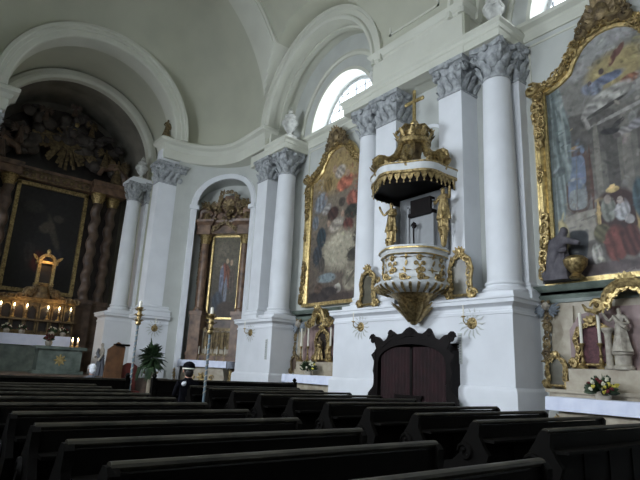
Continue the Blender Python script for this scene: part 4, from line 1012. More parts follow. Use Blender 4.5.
for k in range(14):
    b = MB()
    a = PI / 2 + PI * (k + .5) / 14 * 1.0; a = 2 * PI * k / 14; d = V((math.cos(a), math.sin(a), 0)); s_ = V((-math.sin(a), math.cos(a), 0)); q = 1 + .03 * math.cos(6 * a)
    p = d * (.68 * q); up = V((0, 0, 1))
    if k % 2 == 0:
        for z in (3.6, 3.75, 3.9): leaf(b, p + up * z, up + s_ * R.uniform(-.4, .4), d, .14, .028, .2)
    else:
        scroll(b, p + up * 3.8 + s_ * .08, -s_, up, .05, .013); scroll(b, p + up * 3.8 - s_ * .08, s_, up, .05, .013); leaf(b, p + up * 3.74, up + s_ * .8, d, .13, .02, .1); leaf(b, p + up * 3.74, up - s_ * .8, d, .13, .02, .1)
        scroll(b, p + up * 3.92, s_, up, .07, .018); scroll(b, p + up * 3.63, s_, up, .08, .02); scroll(b, p + s_ * .06 + up * 3.66, -s_, up, .06, .016)
        b.blob(p + up * 3.72, (.03, .03, .06), 6)
    rr_ = .86 * q; scroll(b, d * rr_ + up * 3.47, s_, up, .08, .025); leaf(b, d * rr_ + up * 3.42, s_ + up * .3, d, .18, .04, .1); leaf(b, d * rr_ + up * 3.45, -s_ * .6 + up * .8, d, .14, .035, .1)
    for z in (3.66, 3.95): b.tube([p + up * z + s_ * q_ for q_ in (-.13, -.06, .06, .13)], [.006, .014, .014, .006], 5)
    b.obj('gilt_ornament', M['gold'], bask)
b = MB(); b.lathe([(.785, 4.12), (.79, 4.14), (.785, 4.16)], n=48, lobes=6, amp=.03, cap=False); b.lathe([(.73, 4.0), (.745, 4.02), (.73, 4.03)], n=48, lobes=6, amp=.03, cap=False); b.obj('gilt_band', M['gold_bright'], bask)
# back board with door and herms
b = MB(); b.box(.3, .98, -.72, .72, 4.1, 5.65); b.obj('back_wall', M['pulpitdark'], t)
b = MB(); b.box(.24, .3, -.34, .34, 4.2, 5.35); b.box(.2, .32, -.4, -.34, 4.2, 5.4); b.box(.2, .32, .34, .4, 4.2, 5.4); b.box(.2, .32, -.4, .4, 5.35, 5.42); b.obj('door', M['pulpitgrey'], t)
b = MB(); b.box(.12, .3, -.42, .3, 5.1, 5.18); b.box(.14, .3, -.36, .24, 5.18, 5.5); b.tube([(.1, .1, 4.95), (.1, .1, 4.6), (.12, .1, 4.3)], .02); scroll(b, (.1, .1, 4.85), (0, 1, 0), (0, 0, 1), .08, .02); b.obj('bracket', M['confwood'], t)
for s in (1, -1):
    b = MB(); J = FM['raise']; addmesh(b, J, TR(0, 0, 0, 0, 0, 0, 1)); robe(b, .0, .6, .12, .12, 3 + s); robe(b, .25, .7, .17, .1, 8 + s)
    o = b.obj('herm_figure', M['gold'], t); o.location = (.05, s * .78 - .02, 4.56); o.scale = (1.0, .95 * s, 1.02)
    b = MB(); b.lathe([(.03, 0), (.06, .06), (.1, .3), (.13, .42), (.1, .46)], n=10); scroll(b, (-.08, 0, .3), (-1, 0, 0), (0, 0, 1), .08, .025); o = b.obj('console', M['gold'], t); o.location = (.05, s * .8, 4.2)
# canopy
b = MB(); b.lathe([(.2, 5.72), (.8, 5.72), (.86, 5.76), (.95, 5.78), (.97, 5.82), (.98, 5.95), (1.0, 6.0), (.97, 6.04), (.8, 6.07), (.5, 6.1), (.3, 6.14)], n=60, lobes=6, amp=.05); can = b.obj('canopy_board', M['pulpitwhite'], t)
b = MB(); b.lathe([(.0, 5.7), (.9, 5.7), (.9, 5.715), (0, 5.715)], n=60, lobes=6, amp=.05, cap=False); b.obj('soffit', M['confwood'], can)  # dark disc stands for the shade on the canopy underside
b = MB(); b.lathe([(.96, 5.76), (.985, 5.78), (.985, 5.83), (.96, 5.85)], n=60, lobes=6, amp=.05, cap=False); b.lathe([(.98, 5.98), (1.01, 5.99), (1.01, 6.02), (.98, 6.03)], n=60, lobes=6, amp=.05, cap=False)
n = 40
for k in range(n):
    a = 2 * PI * k / n; q = 1 + .05 * math.cos(6 * a); d = V((math.cos(a), math.sin(a), 0)) * q; s_ = V((-math.sin(a), math.cos(a), 0)); p = d * .95
    b.add([p + s_ * .075 + V((0, 0, 5.79)), p - s_ * .075 + V((0, 0, 5.79)), p - s_ * .055 + V((0, 0, 5.68)), p + V((0, 0, 5.6)), p + s_ * .055 + V((0, 0, 5.68)), *(x * 1 for x in (p - d * .02 + s_ * .075 + V((0, 0, 5.79)), p - d * .02 - s_ * .075 + V((0, 0, 5.79)), p - d * .02 - s_ * .055 + V((0, 0, 5.68)), p - d * .02 + V((0, 0, 5.6)), p - d * .02 + s_ * .055 + V((0, 0, 5.68))))], [(0, 1, 2, 3, 4), (9, 8, 7, 6, 5), (0, 4, 9, 5), (1, 0, 5, 6), (2, 1, 6, 7), (3, 2, 7, 8), (4, 3, 8, 9)])
    b.blob(p + V((0, 0, 5.575)), (.02, .02, .032), 6)
b.obj('lambrequin', M['gold'], can)
b = MB(); b.lathe([(.9, 5.74), (.92, 5.56), (.9, 5.56), (.88, 5.74)], n=60, lobes=6, amp=.05, cap=False); b.obj('canopy_shade_ring', M['confwood'], can)  # dark ring gives the shade behind the hanging gold teeth
b = MB()   # big scrolls rising to the crown
for k in range(6):
    a = 2 * PI * k / 6 + PI / 6; d = V((math.cos(a), math.sin(a), 0)); up = V((0, 0, 1))
    b.tube([d * .86 + up * 5.95, d * .92 + up * 6.15, d * .78 + up * 6.35, d * .58 + up * 6.38, d * .42 + up * 6.5, d * .3 + up * 6.8], [.08, .13, .12, .09, .1, .08], 8)
    scroll(b, d * .78 + up * 6.24, d, up, .21, .065); scroll(b, d * .4 + up * 6.5, d, up, .1, .03)
    for q in range(3): leaf(b, d * (.9 - .15 * q) + up * (6.0 + .15 * q), d + up * R.uniform(0, 1), up, .22, .05, .3)
for k in range(12):
    a = 2 * PI * k / 12; d = V((math.cos(a), math.sin(a), 0)); leaf(b, d * .88 + V((0, 0, 5.95)), d * .3 + V((0, 0, 1)), d, .22, .06, .3); b.blob(d * .9 + V((0, 0, 5.98)), (.06, .06, .07), 6, k, .3)
b.obj('gilt_volutes', M['gold'], can)
b = MB(); b.lathe([(.26, 6.1), (.22, 6.3), (.16, 6.5), (.2, 6.72), (.3, 6.8)], n=18); b.obj('core', M['gold_dim'], can)
b = MB(); b.lathe([(.36, 6.76), (.4, 6.8), (.4, 6.9), (.36, 6.93), (.34, 6.96)], n=24)
for k in range(10):
    a = 2 * PI * k / 10; d = V((math.cos(a), math.sin(a), 0)); leaf(b, d * .38 + V((0, 0, 6.9)), V((0, 0, 1)) + d * .3, d, .24, .06, .4); b.blob(d * .43 + V((0, 0, 7.12)), .04, 6)
for k in range(8):
    a = 2 * PI * k / 8; d = V((math.cos(a), math.sin(a), 0)); b.tube([d * .38 + V((0, 0, 6.92)), d * .44 + V((0, 0, 7.1)), d * .32 + V((0, 0, 7.25)), d * .1 + V((0, 0, 7.3)), V((0, 0, 7.28))], .035, 6)
b.lathe([(.3, 6.92), (.36, 7.08), (.26, 7.22), (.05, 7.28)], n=18)
crw = b.obj('crown', M['gold'], t)
b = MB(); b.lathe([(.05, 7.26), (.1, 7.3), (.12, 7.36), (.08, 7.44), (.03, 7.46)], n=14); b.box(-.022, .022, -.035, .035, 7.42, 8.22)
ZX = 7.98; b.box(-.026, .026, -.24, .24, ZX - .035, ZX + .035)
for y, z in ((0, 8.24), (.26, ZX), (-.26, ZX)): b.blob((0, y, z), (.035, .055, .055), 8)
b.obj('cross', M['gold_bright'], crw)
for i, (y, x, rz) in enumerate(((.72, -.35, .5), (-.72, -.3, -.5), (.45, -.72, 0.2))):
    b = MB(); addmesh(b, FM['raise']); robe(b, .05, .5, .16, .1, i); o = b.obj('putto', M['gold'] if i else M['pulpitwhite'], t); o.location = (x, y, 5.96); o.rotation_euler = (0, 0, rz); o.scale = (.48,) * 3

# =================================================================== pews
def pew(width):
    """local: back at y=0 facing +y (seat towards +y), x = 0..width"""
    t = thing('pew', 'x', 'pew')
    b = MB(); b.box(.05, width - .05, -.02, .02, .1, 1.0)
    n = max(3, int(width / .55))
    for i in range(n): x0 = .05 + (width - .1) * i / n; b.box(x0 + .06, x0 + (width - .1) / n - .06, -.035, -.02, .2, .86)
    bk = b.obj('backrest', M['wood'], t)
    b = MB(); b.tube([(.02, 0, 1.03), (width - .02, 0, 1.03)], .034, 10, .7, (0, 0, 1)); b.obj('top_rail', M['woodtop'], bk)
    b = MB(); b.box(.05, width - .05, .02, .38, .42, .46); b.obj('seat', M['wood'], t)
    b = MB(); b.box(.05, width - .05, -.2, -.02, .84, .865); b.obj('book_ledge', M['wood'], bk)
    b = MB(); b.box(.05, width - .05, -.27, -.16, .16, .2); b.obj('kneeler', M['wood'], t)
    prof = [(-.1, 0), (.4, 0), (.41, .12), (.37, .2), (.4, .34), (.43, .48), (.4, .6), (.3, .62), (.2, .7), (.17, .82), (.1, .92), (.06, 1.0), (.03, 1.035), (-.03, 1.035), (-.06, 1.0), (-.05, .9), (-.1, .8), (-.16, .72), (-.12, .6), (-.08, .4), (-.12, .2)]
    for x in (0, width - .055):
        b = MB(); b.prism(prof, x, x + .055, 'x'); xs_ = x - .005 if x == 0 else x + .06
        scroll(b, (xs_, .12, .72), (0, 1, 0), (0, 0, 1), .1, .02); scroll(b, (xs_, .2, .3), (0, -1, 0), (0, 0, 1), .12, .02); b.obj('end_panel', M['wood'], t)
    return t
nm = ['first', 'second', 'third', 'fourth', 'fifth', 'sixth', 'seventh', 'eighth', 'ninth', 'tenth', 'eleventh', 'twelfth']
LY = [1.7, 2.47, 3.22, 4.08, 4.97, 5.93, 6.85, 7.75, 8.65, 9.55, 10.45]
RY = [2.7, 3.48, 4.32, 5.15, 6.02, 6.93, 7.88, 8.85, 9.85, 10.8]
PL = pew(2.24); PR = pew(2.95)
for i, y in enumerate(LY):
    o = PL if i == 0 else dup(PL, (0, 0, 0)); o.location = (.8, y, 0)
    o['label'] = 'dark wooden pew left of the centre aisle, %s row from the nearest' % nm[i] if i else 'nearest dark pew left of the centre aisle, at the bottom edge of the photo'
    o['group'] = 'pews left of the centre aisle'
for i, y in enumerate(RY):
    o = PR if i == 0 else dup(PR, (0, 0, 0)); o.location = (4.88 + .02 * i, y, 0)
    o['label'] = 'dark wooden pew right of the centre aisle, %s row from the nearest' % nm[i] if i else 'nearest dark pew right of the centre aisle, at the lower right edge'
    o['group'] = 'pews right of the centre aisle'
# front parapets
def parapet(label, x0, x1, y, group='panelled pew fronts'):
    t = thing('panelled_bench', label, 'bench front', (x0, y, 0), 0, group); w = x1 - x0
    b = MB(); b.box(0, w, -.02, .02, 0, 1.1)
    n = int(w / .6)
    for i in range(n): b.box(w * i / n + .07, w * (i + 1) / n - .07, -.04, .04, .15, .88)
    b.obj('panel', M['wood'], t)
    b = MB(); b.box(-.02, w + .02, -.06, .06, 1.1, 1.14); b.obj('top_rail', M['woodtop'], t)
    for x in (0, w): b = MB(); b.box(x - .05, x + .05, -.06, .06, 0, 1.16); b.lathe([(.02, 1.15), (.05, 1.18), (.055, 1.21), (.03, 1.25), (.01, 1.26)], (x, 0, 0), 10); b.obj('post', M['wood'], t)
parapet('panelled front of the left pews, in the shade before the chancel', .8, 3.9, 11.35)
parapet('panelled dark front of the right pews, below the corner column', 4.62, 8.5, 11.7)

# far aisle floor etc.; processional candle poles
def pole(label, x, y, h):
    t = thing('processional_candle', label, 'candlestick', (x, y, 0), 0, 'tall processional candle poles')
    b = MB(); b.lathe([(.1, 0), (.1, .03), (.03, .06), (.03, .1)], n=12); b.tube([(0, 0, .05), (0, 0, h - .25)], .026, 8); b.obj('pole', M['stripe'], t)
    b = MB(); n = 150; b.tube([(.024 * math.cos(i * .5), .024 * math.sin(i * .5), .9 + (h - 1.35) * i / n) for i in range(n)], .011, 5); b.obj('spiral_band', M['ivory'], t)
    b = MB()
    for z in (h - .42, h - .3, h - .18):
        for k in range(5): a = 2 * PI * k / 5 + z * 9; leaf(b, (.03 * math.cos(a), .03 * math.sin(a), z), (math.cos(a), math.sin(a), .8), (math.cos(a), math.sin(a), 0), .11, .03, .3)
    b.lathe([(.03, h - .5), (.07, h - .46), (.04, h - .38), (.06, h - .25), (.04, h - .16), (.08, h - .1), (.08, h - .08)], n=12); b.obj('gilt_head', M['gold'], t)
    b = MB(); b.lathe([(.035, h - .1), (.035, h + .05), (.02, h + .06)], n=10); b.obj('candle', M['wax'], t)
pole('tall gilt candle pole standing in front of the corner altar', 4.95, 9.85, 2.6)
pole('tall gilt candle pole left of the plant stand, near the chancel', 4.2, 12.0, 2.8)

# =================================================================== plant stand
t = thing('plant_stand', 'tall stand with dark leafy plant before the white pier', 'plant', (6.55, 17.0, 0.0)); t.scale = (1.5, 1.5, 1.45)
b = MB(); b.lathe([(.2, 0), (.2, .05), (.05, .1), (.04, .7), (.06, .75), (.16, .8), (.18, .84)], n=14); b.obj('stand', M['marble_beige'], t)
b = MB(); R = random.Random(21)
for k in range(300):
    a = R.uniform(0, 2 * PI); e = R.uniform(-.9, 1.4); d = V((math.cos(a) * math.cos(e), math.sin(a) * math.cos(e), math.sin(e)))
    leaf(b, V((0, 0, 1.12)) + V((d.x * .13, d.y * .13, d.z * .2)) * R.uniform(.3, 1), d, V((0, 0, -1)) + d * .2, R.uniform(.12, .26) * (1.3 if d.z > .6 else 1), .03, R.uniform(.1, .5), 4)
for k in range(16):
    a = R.uniform(2.2, 4.6); b.tube([(0, 0, 1.0), (.25 * math.cos(a), .25 * math.sin(a), .9), (.3 * math.cos(a), .3 * math.sin(a), .6 + R.random() * .2)], [.02, .03, .01], 5)
b.obj('foliage', M['leaf'], t)

# =================================================================== corner altar (side altar in the curved niche)
dirn = V((math.cos(amid), math.sin(amid), 0))
pos = V((CC[0], CC[1], .34)) + dirn * (CR + .5)
t = thing('corner_altar', 'tall brown marble altarpiece in the curved corner niche', 'altarpiece', pos, amid)
# local: +x into the wall, y lateral (+y = photo left), front at negative x
b = MB(); b.box(-.1, .2, -1.05, 1.05, 0, 7.4); b.obj('back_wall', M['marble_brown'], t)
b = MB(); b.box(-.55, -.1, -1.12, 1.12, 0, 1.5)
for s in (1, -1): b.box(-.62, -.1, s * .82 - .22, s * .82 + .22, 0, 3.05); b.box(-.66, -.1, s * .82 - .26, s * .82 + .26, 2.95, 3.1); b.box(-.66, -.1, s * .82 - .26, s * .82 + .26, 1.5, 1.6)
b.obj('base', M['marble_red'], t)
b = MB(); b.box(-.3, -.1, -.6, .6, 1.5, 2.45); b.obj('tier_backing', M['marble_beige'], t)
b = MB()
for k in (-2, -1, 0, 1, 2):
    b.box(-.34, -.1, k * .22 - .11, k * .22 - .08, 1.55, 2.4); b.lathe([(.1, 0), (.1, .6), (.05, .62)], (-.3, k * .22, 1.75), 10)
b.box(-.4, -.1, -.6, .6, 1.45, 1.58); b.box(-.36, -.1, -.6, .6, 2.4, 2.52); b.obj('tabernacle_tier', M['gold_dim'], t)
for s in (1, -1):
    b = MB(); b.lathe([(.2, 3.1), (.2, 3.2), (.16, 3.25), (.165, 4.3), (.14, 5.7)], (-.4, s * .82, 0), 20); b.obj('altar_column', M['marble_red'], t)
    b = MB(); b.lathe([(.14, 5.7), (.17, 5.75), (.2, 6.0), (.24, 6.05)], (-.4, s * .82, 0), 16)
    for k in range(8): a = PI / 4 * k; leaf(b, (-.4 + .14 * math.cos(a), s * .82 + .14 * math.sin(a), 5.74), (0, 0, 1), (math.cos(a), math.sin(a), 0), .26, .06, .5)
    b.obj('gilt_capital', M['gold'], t)
b = MB(); b.box(-.66, -.05, -1.12, -.55, 6.05, 6.4); b.box(-.66, -.05, .55, 1.12, 6.05, 6.4); b.box(-.5, -.05, -.6, .6, 6.1, 6.4)
b.sweep([(0, -1.12), (-.66, -1.12), (-.66, -.52), (-.5, -.52), (-.5, .52), (-.66, .52), (-.66, 1.12), (0, 1.12)], [(-.05, 6.4), (.02, 6.4), (.06, 6.46), (.14, 6.52), (.16, 6.6), (-.05, 6.62)], 1); b.obj('entablature', M['marble_red'], t)
b = MB()
for s in (1, -1):
    b.tube([(-.5, s * 1.1, 6.7), (-.5, s * 1.05, 7.0), (-.5, s * .8, 7.05), (-.45, s * .6, 6.85)], [.1, .12, .12, .08], 8)
    b.tube([(-.35, s * .6, 6.7), (-.35, s * .5, 7.2), (-.35, s * .3, 7.6), (-.35, s * .42, 7.7)], [.08, .1, .09, .05], 8)
b.prism([(-.5, 6.6), (.5, 6.6), (.45, 7.3), (.2, 7.7), (-.2, 7.7), (-.45, 7.3)], -.3, -.05); b.obj('pediment', M['marble_red'], t)
b = MB(); R = random.Random(31)
rocaille(b, [V((-.55, .45, 6.15)), V((-.6, 0, 6.5)), V((-.55, -.45, 6.15))], (-1, 0, 0), .2, R, 1.3, 1); rocaille(b, [V((-.4, .4, 7.0)), V((-.4, .2, 7.75)), V((-.4, -.2, 7.75)), V((-.4, -.4, 7.0))], (-1, 0, 0), .2, R, 1.2, 1)
rocaille(b, [V((-.3, 1.08, 6.0)), V((-.3, 1.05, 5.0)), V((-.3, 1.06, 4.2))], (-1, 0, 0), .13, R, 1, 1)
[leaf(b, (-.35, 0, 7.3), (0, math.cos(q), math.sin(q)), (-1, 0, 0), .3, .07, .3) for q in [k * PI / 5 for k in range(10)]]; [b.blob((-.45 + R.uniform(-.1, .1), R.uniform(-.9, .9), 6.7 + R.uniform(0, .5)), R.uniform(.05, .11), 8, k, .4) for k in range(26)]; b.obj('gilt_ornament', M['gold_dim'], t)
b = MB()
for z0, z1, y0, y1 in ((2.85, 6.1, -.62, -.55), (2.85, 6.1, .55, .62), (2.85, 2.92, -.62, .62), (6.03, 6.1, -.62, .62)): b.box(-.2, -.1, y0, y1, z0, z1)
b.obj('picture_frame', M['gold_bright'], t)
elC = [(.5, .8, .5, .2, 0, (84, 78, 62), .5), (.35, .85, .2, .08, 20, (96, 88, 72), .4), (.45, .55, .1, .12, 0, (112, 62, 44), .3, 'f'), (.36, .62, .05, .03, 0, (160, 130, 100), .3), (.38, .45, .08, .2, 0, (92, 96, 110), .3, 'f'), (.62, .5, .1, .15, 10, (98, 56, 36), .3, 'f'), (.75, .45, .1, .16, 0, (74, 62, 50), .3, 'f'), (.55, .3, .06, .2, 0, (104, 108, 118), .3, 'f'), (.7, .68, .05, .04, 0, (150, 124, 98), .3), (.55, .7, .05, .03, 0, (150, 128, 100), .3), (.3, .2, .2, .12, 0, (52, 58, 66), .3, 'f'), (.6, .12, .3, .08, 0, (62, 50, 40), .3)]
o = canvas('canvas', .56, 0, lambda y: 3.12, elC, ((58, 50, 40), (84, 78, 60)), t, 6, 70, 150, 1.35); o.location = (-.12, 0, 2.91)
statue('statue', 'left gilt angel on top of the corner altarpiece', pos + Matrix.Rotation(amid, 3, 'Z') @ V((-.45, .82, 6.6)), .85, 'raise', 'gold_dim', 'gold_dim', amid, 'gold_dim', 'angels on the corner altarpiece')
statue('statue', 'right gilt angel on top of the corner altarpiece', pos + Matrix.Rotation(amid, 3, 'Z') @ V((-.45, -.82, 6.6)), .95, 'raise', 'gold_dim', 'gold_dim', amid, 'gold_dim', 'angels on the corner altarpiece')
ap = pos - dirn * 1.0
altar(0, 'low pale altar table in the curved corner niche', 'white cloth over the corner altar table', w=1.75, rz=amid, loc=(ap.x, ap.y, .5))
b = MB(); b.T = TR(ap.x, ap.y, 0, amid); b.box(-.9, 1.6, -1.05, 1.05, 0, .5); o = struct('floor_corner_step', b, M['floor'])
for i, s in enumerate((.5, .25, -.2, -.5)):
    q = V((ap.x, ap.y, 0)) + Matrix.Rotation(amid, 3, 'Z') @ V((.3, s, 1.66)); 
    dup(cs, q, 0, ('leftmost', 'second', 'third', 'rightmost')[i] + ' small candlestick on the corner altar cloth', 'candlesticks on the corner altar', .5)

# =================================================================== high altar
t = thing('high_altar', 'dark Baroque high altar with framed painting and gilt glory, at the far left', 'altarpiece', (4.0, 24.0, .98))
# local: front towards -y, x lateral, z from the chancel floor
b = MB(); b.box(-2.9, 2.9, .0, .4, 0, 8.4); b.prism([(-2.9, 8.4), (2.9, 8.4)] + [(2.9 * math.cos(PI * k / 16), 8.4 + 2.9 * math.sin(PI * k / 16)) for k in range(1, 16)], .1, .4, 'y'); b.obj('back_wall', M['marble_dark'], t)
for s in (1, -1):
    b = MB()
    for x in (1.75, 2.45): b.box(s * x - .32, s * x + .32, -.75 if x < 2 else -.4, 0, 0, 2.9); b.box(s * x - .36, s * x + .36, -.8 if x < 2 else -.45, 0, 2.78, 2.95); b.box(s * x - .36, s * x + .36, -.8 if x < 2 else -.45, 0, 0, .5)
    b.obj('column_pedestal', M['marble_brown'], t)
for s in (1, -1):
    for x, y in ((1.75, -.42), (2.45, -.15)):
        b = MB(); c = V((s * x, y, 0)); rings = []
        for j in range(73):
            z = 2.95 + 4.3 * j / 72; tw = j / 72 * 2 * PI * 6 * s; cx = .04 * math.cos(tw); cy = .04 * math.sin(tw)
            rings.append([(c.x + cx + .2 * math.cos(a), c.y + cy + .2 * math.sin(a), z) for a in [2 * PI * i / 14 for i in range(14)]])
        b.loft(rings, ends=True); b.obj('twisted_column', M['marble_brown'], t)
        b = MB(); b.lathe([(.2, 7.25), (.22, 7.3), (.26, 7.55), (.32, 7.62), (.32, 7.7)], (c.x, c.y, 0), 14)
        for k in range(8): a = PI / 4 * k; leaf(b, (c.x + .2 * math.cos(a), c.y + .2 * math.sin(a), 7.28), (0, 0, 1), (math.cos(a), math.sin(a), 0), .3, .08, .5)
        b.obj('gilt_capital', M['gold'], t)
b = MB()
for s in (1, -1): b.box(min(s * 1.4, s * 2.85), max(s * 1.4, s * 2.85), -.8, 0, 7.7, 8.0); b.box(min(s * 1.35, s * 2.9), max(s * 1.35, s * 2.9), -.9, 0, 8.0, 8.2)
b.box(-1.45, 1.45, -.35, 0, 7.75, 8.1); b.box(-1.45, 1.45, -.45, 0, 8.1, 8.22)
for s in (1, -1): b.tube([(s * 2.7, -.5, 8.25), (s * 2.7, -.5, 8.7), (s * 2.2, -.5, 9.1), (s * 1.7, -.5, 8.9), (s * 1.6, -.5, 8.6)], [.14, .2, .2, .15, .1], 8)
b.obj('entablature', M['marble_red'], t)
b = MB()
for k in range(9): b.blob((-1.2 + .3 * k, -.42, 7.9), (.11, .05, .1), 8)
b.box(-1.45, 1.45, -.4, -.34, 7.72, 7.78); b.box(-1.45, 1.45, -.4, -.34, 8.04, 8.08); b.obj('gilt_rosettes', M['gold_dim'], t)
b = MB()
for q in ((-1.4, -1.25, 3.2, 7.6), (1.25, 1.4, 3.2, 7.6), (-1.4, 1.4, 3.05, 3.2), (-1.4, 1.4, 7.5, 7.66)): b.box(q[0], q[1], -.16, 0, q[2], q[3])
b.obj('picture_frame', M['gold'], t)
elM = [(.5, .5, .5, .5, 0, (30, 28, 28), .6), (.62, .55, .05, .2, 20, (74, 66, 56), .4), (.5, .62, .12, .05, 30, (82, 72, 60), .4), (.45, .28, .12, .1, 0, (80, 24, 22), .4, 'f'), (.3, .35, .08, .1, 0, (52, 44, 44), .4, 'f'), (.7, .3, .1, .12, 0, (46, 42, 50), .4, 'f'), (.65, .72, .08, .04, -20, (70, 62, 56), .4), (.25, .8, .15, .06, 0, (54, 50, 48), .4)]
o = canvas('canvas', 1.27, 0, lambda y: 4.35, elM, ((26, 24, 22), (36, 34, 34)), t, 12, 50, 100); o.rotation_euler = (0, 0, PI / 2); o.location = (0, -.04, 3.18)
b = MB(); GZ = 9.95; R = random.Random(41)
for k in range(34):
    a = PI * 1.02 + PI * .98 * k / 33 + R.uniform(-.05, .05) if k < 28 else R.uniform(0, PI); L = R.uniform(.9, 1.55) if k < 28 else R.uniform(.4, .7); d = V((math.cos(a), 0, math.sin(a)))
    b.tube([V((.2, -.35, GZ)) + d * .35, V((.2, -.5, GZ)) + d * L], [.03, .07], 4, .3, (0, 1, 0))
b.obj('glory_rays', M['gold_dim'], t)
b = MB(); b.blob((.3, -.5, GZ + .3), (.15, .12, .2), 12); b.blob((.36, -.55, GZ + .62), (.1, .08, .12), 10); b.obj('glory_figure', M['gold_bright'], t)
b = MB()
for k in range(90):
    a = R.uniform(-.3, PI + .3); r = R.uniform(.7, 2.5); b.blob((r * math.cos(a), R.uniform(-.5, 0), 9.2 + r * .85 * math.sin(a)), (R.uniform(.15, .35), .2, R.uniform(.12, .28)), 8, k, .3)
b.obj('clouds', M['cloudgrey'], t)
for i, (x, z, h, p) in enumerate(((-1.7, 9.0, .9, 'raise'), (1.75, 8.9, .9, 'raise'), (-2.3, 8.3, 1.2, 'stand'), (2.35, 8.25, 1.2, 'pray'), (-.9, 10.3, .7, 'raise'), (1.0, 10.2, .7, 'stand'), (.2, 10.9, .6, 'raise'))):
    b = MB(); addmesh(b, FM[p]); robe(b, seed=i); wings(b); o = b.obj('angel_figure', M['gold_dim' if i % 2 else 'marble_brown'], t); o.location = (x, -.6, z); o.rotation_euler = (0, 0, PI / 2 + R.uniform(-.5, .5)); o.scale = (h,) * 3
# lower gilt tier with tabernacle
t = thing('tabernacle_altar', 'gilded altar tier with little arches and a glowing tabernacle throne', 'altar', (4.0, 22.9, .98))
b = MB(); b.box(-1.35, 1.35, -.2, .5, 0, 1.4)
for k in range(6):
    x = -1.1 + .44 * k; b.box(x - .2, x - .15, -.34, -.2, 1.4, 2.55); b.box(x + .15, x + .2, -.34, -.2, 1.4, 2.55); b.arch((x, 2.3), [(.14, -.3), (.2, -.3), (.2, -.2), (.14, -.2)], n=10, plane='y')
b.box(-1.35, 1.35, -.2, .4, 1.4, 2.62); b.sweep([(-1.35, .3), (-1.35, -.34), (1.35, -.34), (1.35, .3)], [(-.1, 2.6), (.0, 2.6), (.06, 2.68), (.08, 2.74), (-.1, 2.76)], -1)
b.obj('arcade', M['gold_dim'], t)
b = MB()
for k in range(6): x = -1.1 + .44 * k; b.prism([(x - .14, 1.5), (x + .14, 1.5), (x + .14, 2.3), (x, 2.44), (x - .14, 2.3)], -.215, -.19, 'y')
b.obj('niche_shade', M['marble_dark'], t)  # flat dark panels stand for the shade inside the arcade recesses
b = MB(); R = random.Random(5)
rocaille(b, [V((-1.3, -.4, 2.8)), V((-.5, -.4, 2.9)), V((-.3, -.4, 3.2))], (0, -1, 0), .2, R, 1.2, -1); rocaille(b, [V((1.3, -.4, 2.8)), V((.5, -.4, 2.9)), V((.3, -.4, 3.2))], (0, -1, 0), .2, R, 1.2, 1)
for s in (1, -1): b.tube([(s * .6, -.3, 2.8), (s * .5, -.3, 3.05), (s * .3, -.3, 3.1), (s * .25, -.3, 3.3)], [.1, .12, .1, .06], 8); scroll(b, (s * .5, -.35, 2.95), (s, 0, 0), (0, 0, 1), .16, .05)
b.lathe([(.35, 2.75), (.3, 2.95), (.22, 3.2), (.3, 3.3)], (0, -.2, 0), 16); b.obj('scrollwork', M['gold_dim'], t)
b = MB()
for s in (1, -1): b.box(s * .26 - .06, s * .26 + .06, -.38, -.2, 3.3, 4.1)
b.box(-.38, .38, -.42, -.1, 4.1, 4.2); b.box(-.34, .34, -.42, -.1, 3.24, 3.34); b.arch((0, 4.2), [(.2, -.38), (.32, -.38), (.32, -.15), (.2, -.15)], n=14, plane='y')
for s in (1, -1): leaf(b, (s * .3, -.3, 4.2), (s * .8, 0, .8), (0, -1, 0), .35, .06, .2)
b.blob((0, -.3, 4.6), (.08, .06, .12), 8); b.obj('throne_frame', M['gold'], t)
b = MB(); b.box(-.2, .2, -.2, -.12, 3.34, 4.1); b.obj('throne_back', M['marble_dark'], t)
t = thing('altar_table', 'white-covered altar table below the gilded tabernacle tier', 'altar', (3.85, 21.55, .98))
b = MB(); b.box(-1.05, 1.05, 0, .7, 0, 1.18); b.prism([(-1.15, 0), (1.15, 0), (1.05, .5), (1.12, 1.12), (-1.12, 1.12), (-1.05, .5)], -.05, .05, 'y'); b.obj('altar_block', M['marble_green'], t)
o = MB(); o.box(-1.18, 1.18, -.16, .72, 1.18, 1.3); o.box(-1.18, 1.18, -.16, -.12, .92, 1.18); o = o.obj('altar_cloth', M['cloth']); o.location = (3.85, 21.55, .985); tag(o, 'long white cloth on the altar table under the gilded tier', 'altar cloth')
t = thing('people_altar', 'grey marble free-standing altar with gold emblem in front of the high altar', 'altar', (4.35, 19.7, .98))
b = MB(); b.box(-.68, .68, -.2, .45, 0, .8); b.box(-.78, .78, -.28, .5, 0, .1); b.box(-.8, .8, -.3, .52, .8, .9); b.obj('altar_block', M['marble_green'], t)
b = MB(); b.lathe([(.02, -.02), (.12, 0), (.1, .02)], n=14); b.v = [(x, -.21 - z, y + .45) for x, y, z in b.v]
for k in range(8): a = PI / 4 * k; leaf(b, (0, -.21, .45), (math.cos(a), 0, math.sin(a)), (0, -1, 0), .2, .035, .1)
b.obj('gold_emblem', M['gold_bright'], t)
# lit candles on the gilded tier and on the free-standing altar
c0 = candlestick('x', (0, 0, 0), .3, .12, .03, True)
XS = [-1.32, -.88, -.45, .28, .68, 1.1]
for i, x in enumerate(XS):
    o = c0 if i == 0 else dup(c0, (0, 0, 0)); o.location = (4.0 + x, 22.4, 2.9); o['group'] = 'lit candles before the gilded tier'
    o['label'] = ('leftmost', 'second from left', 'third from left', 'fourth from left', 'fifth from left', 'rightmost')[i] + ' lit candle before the gilded arcade of the high altar'
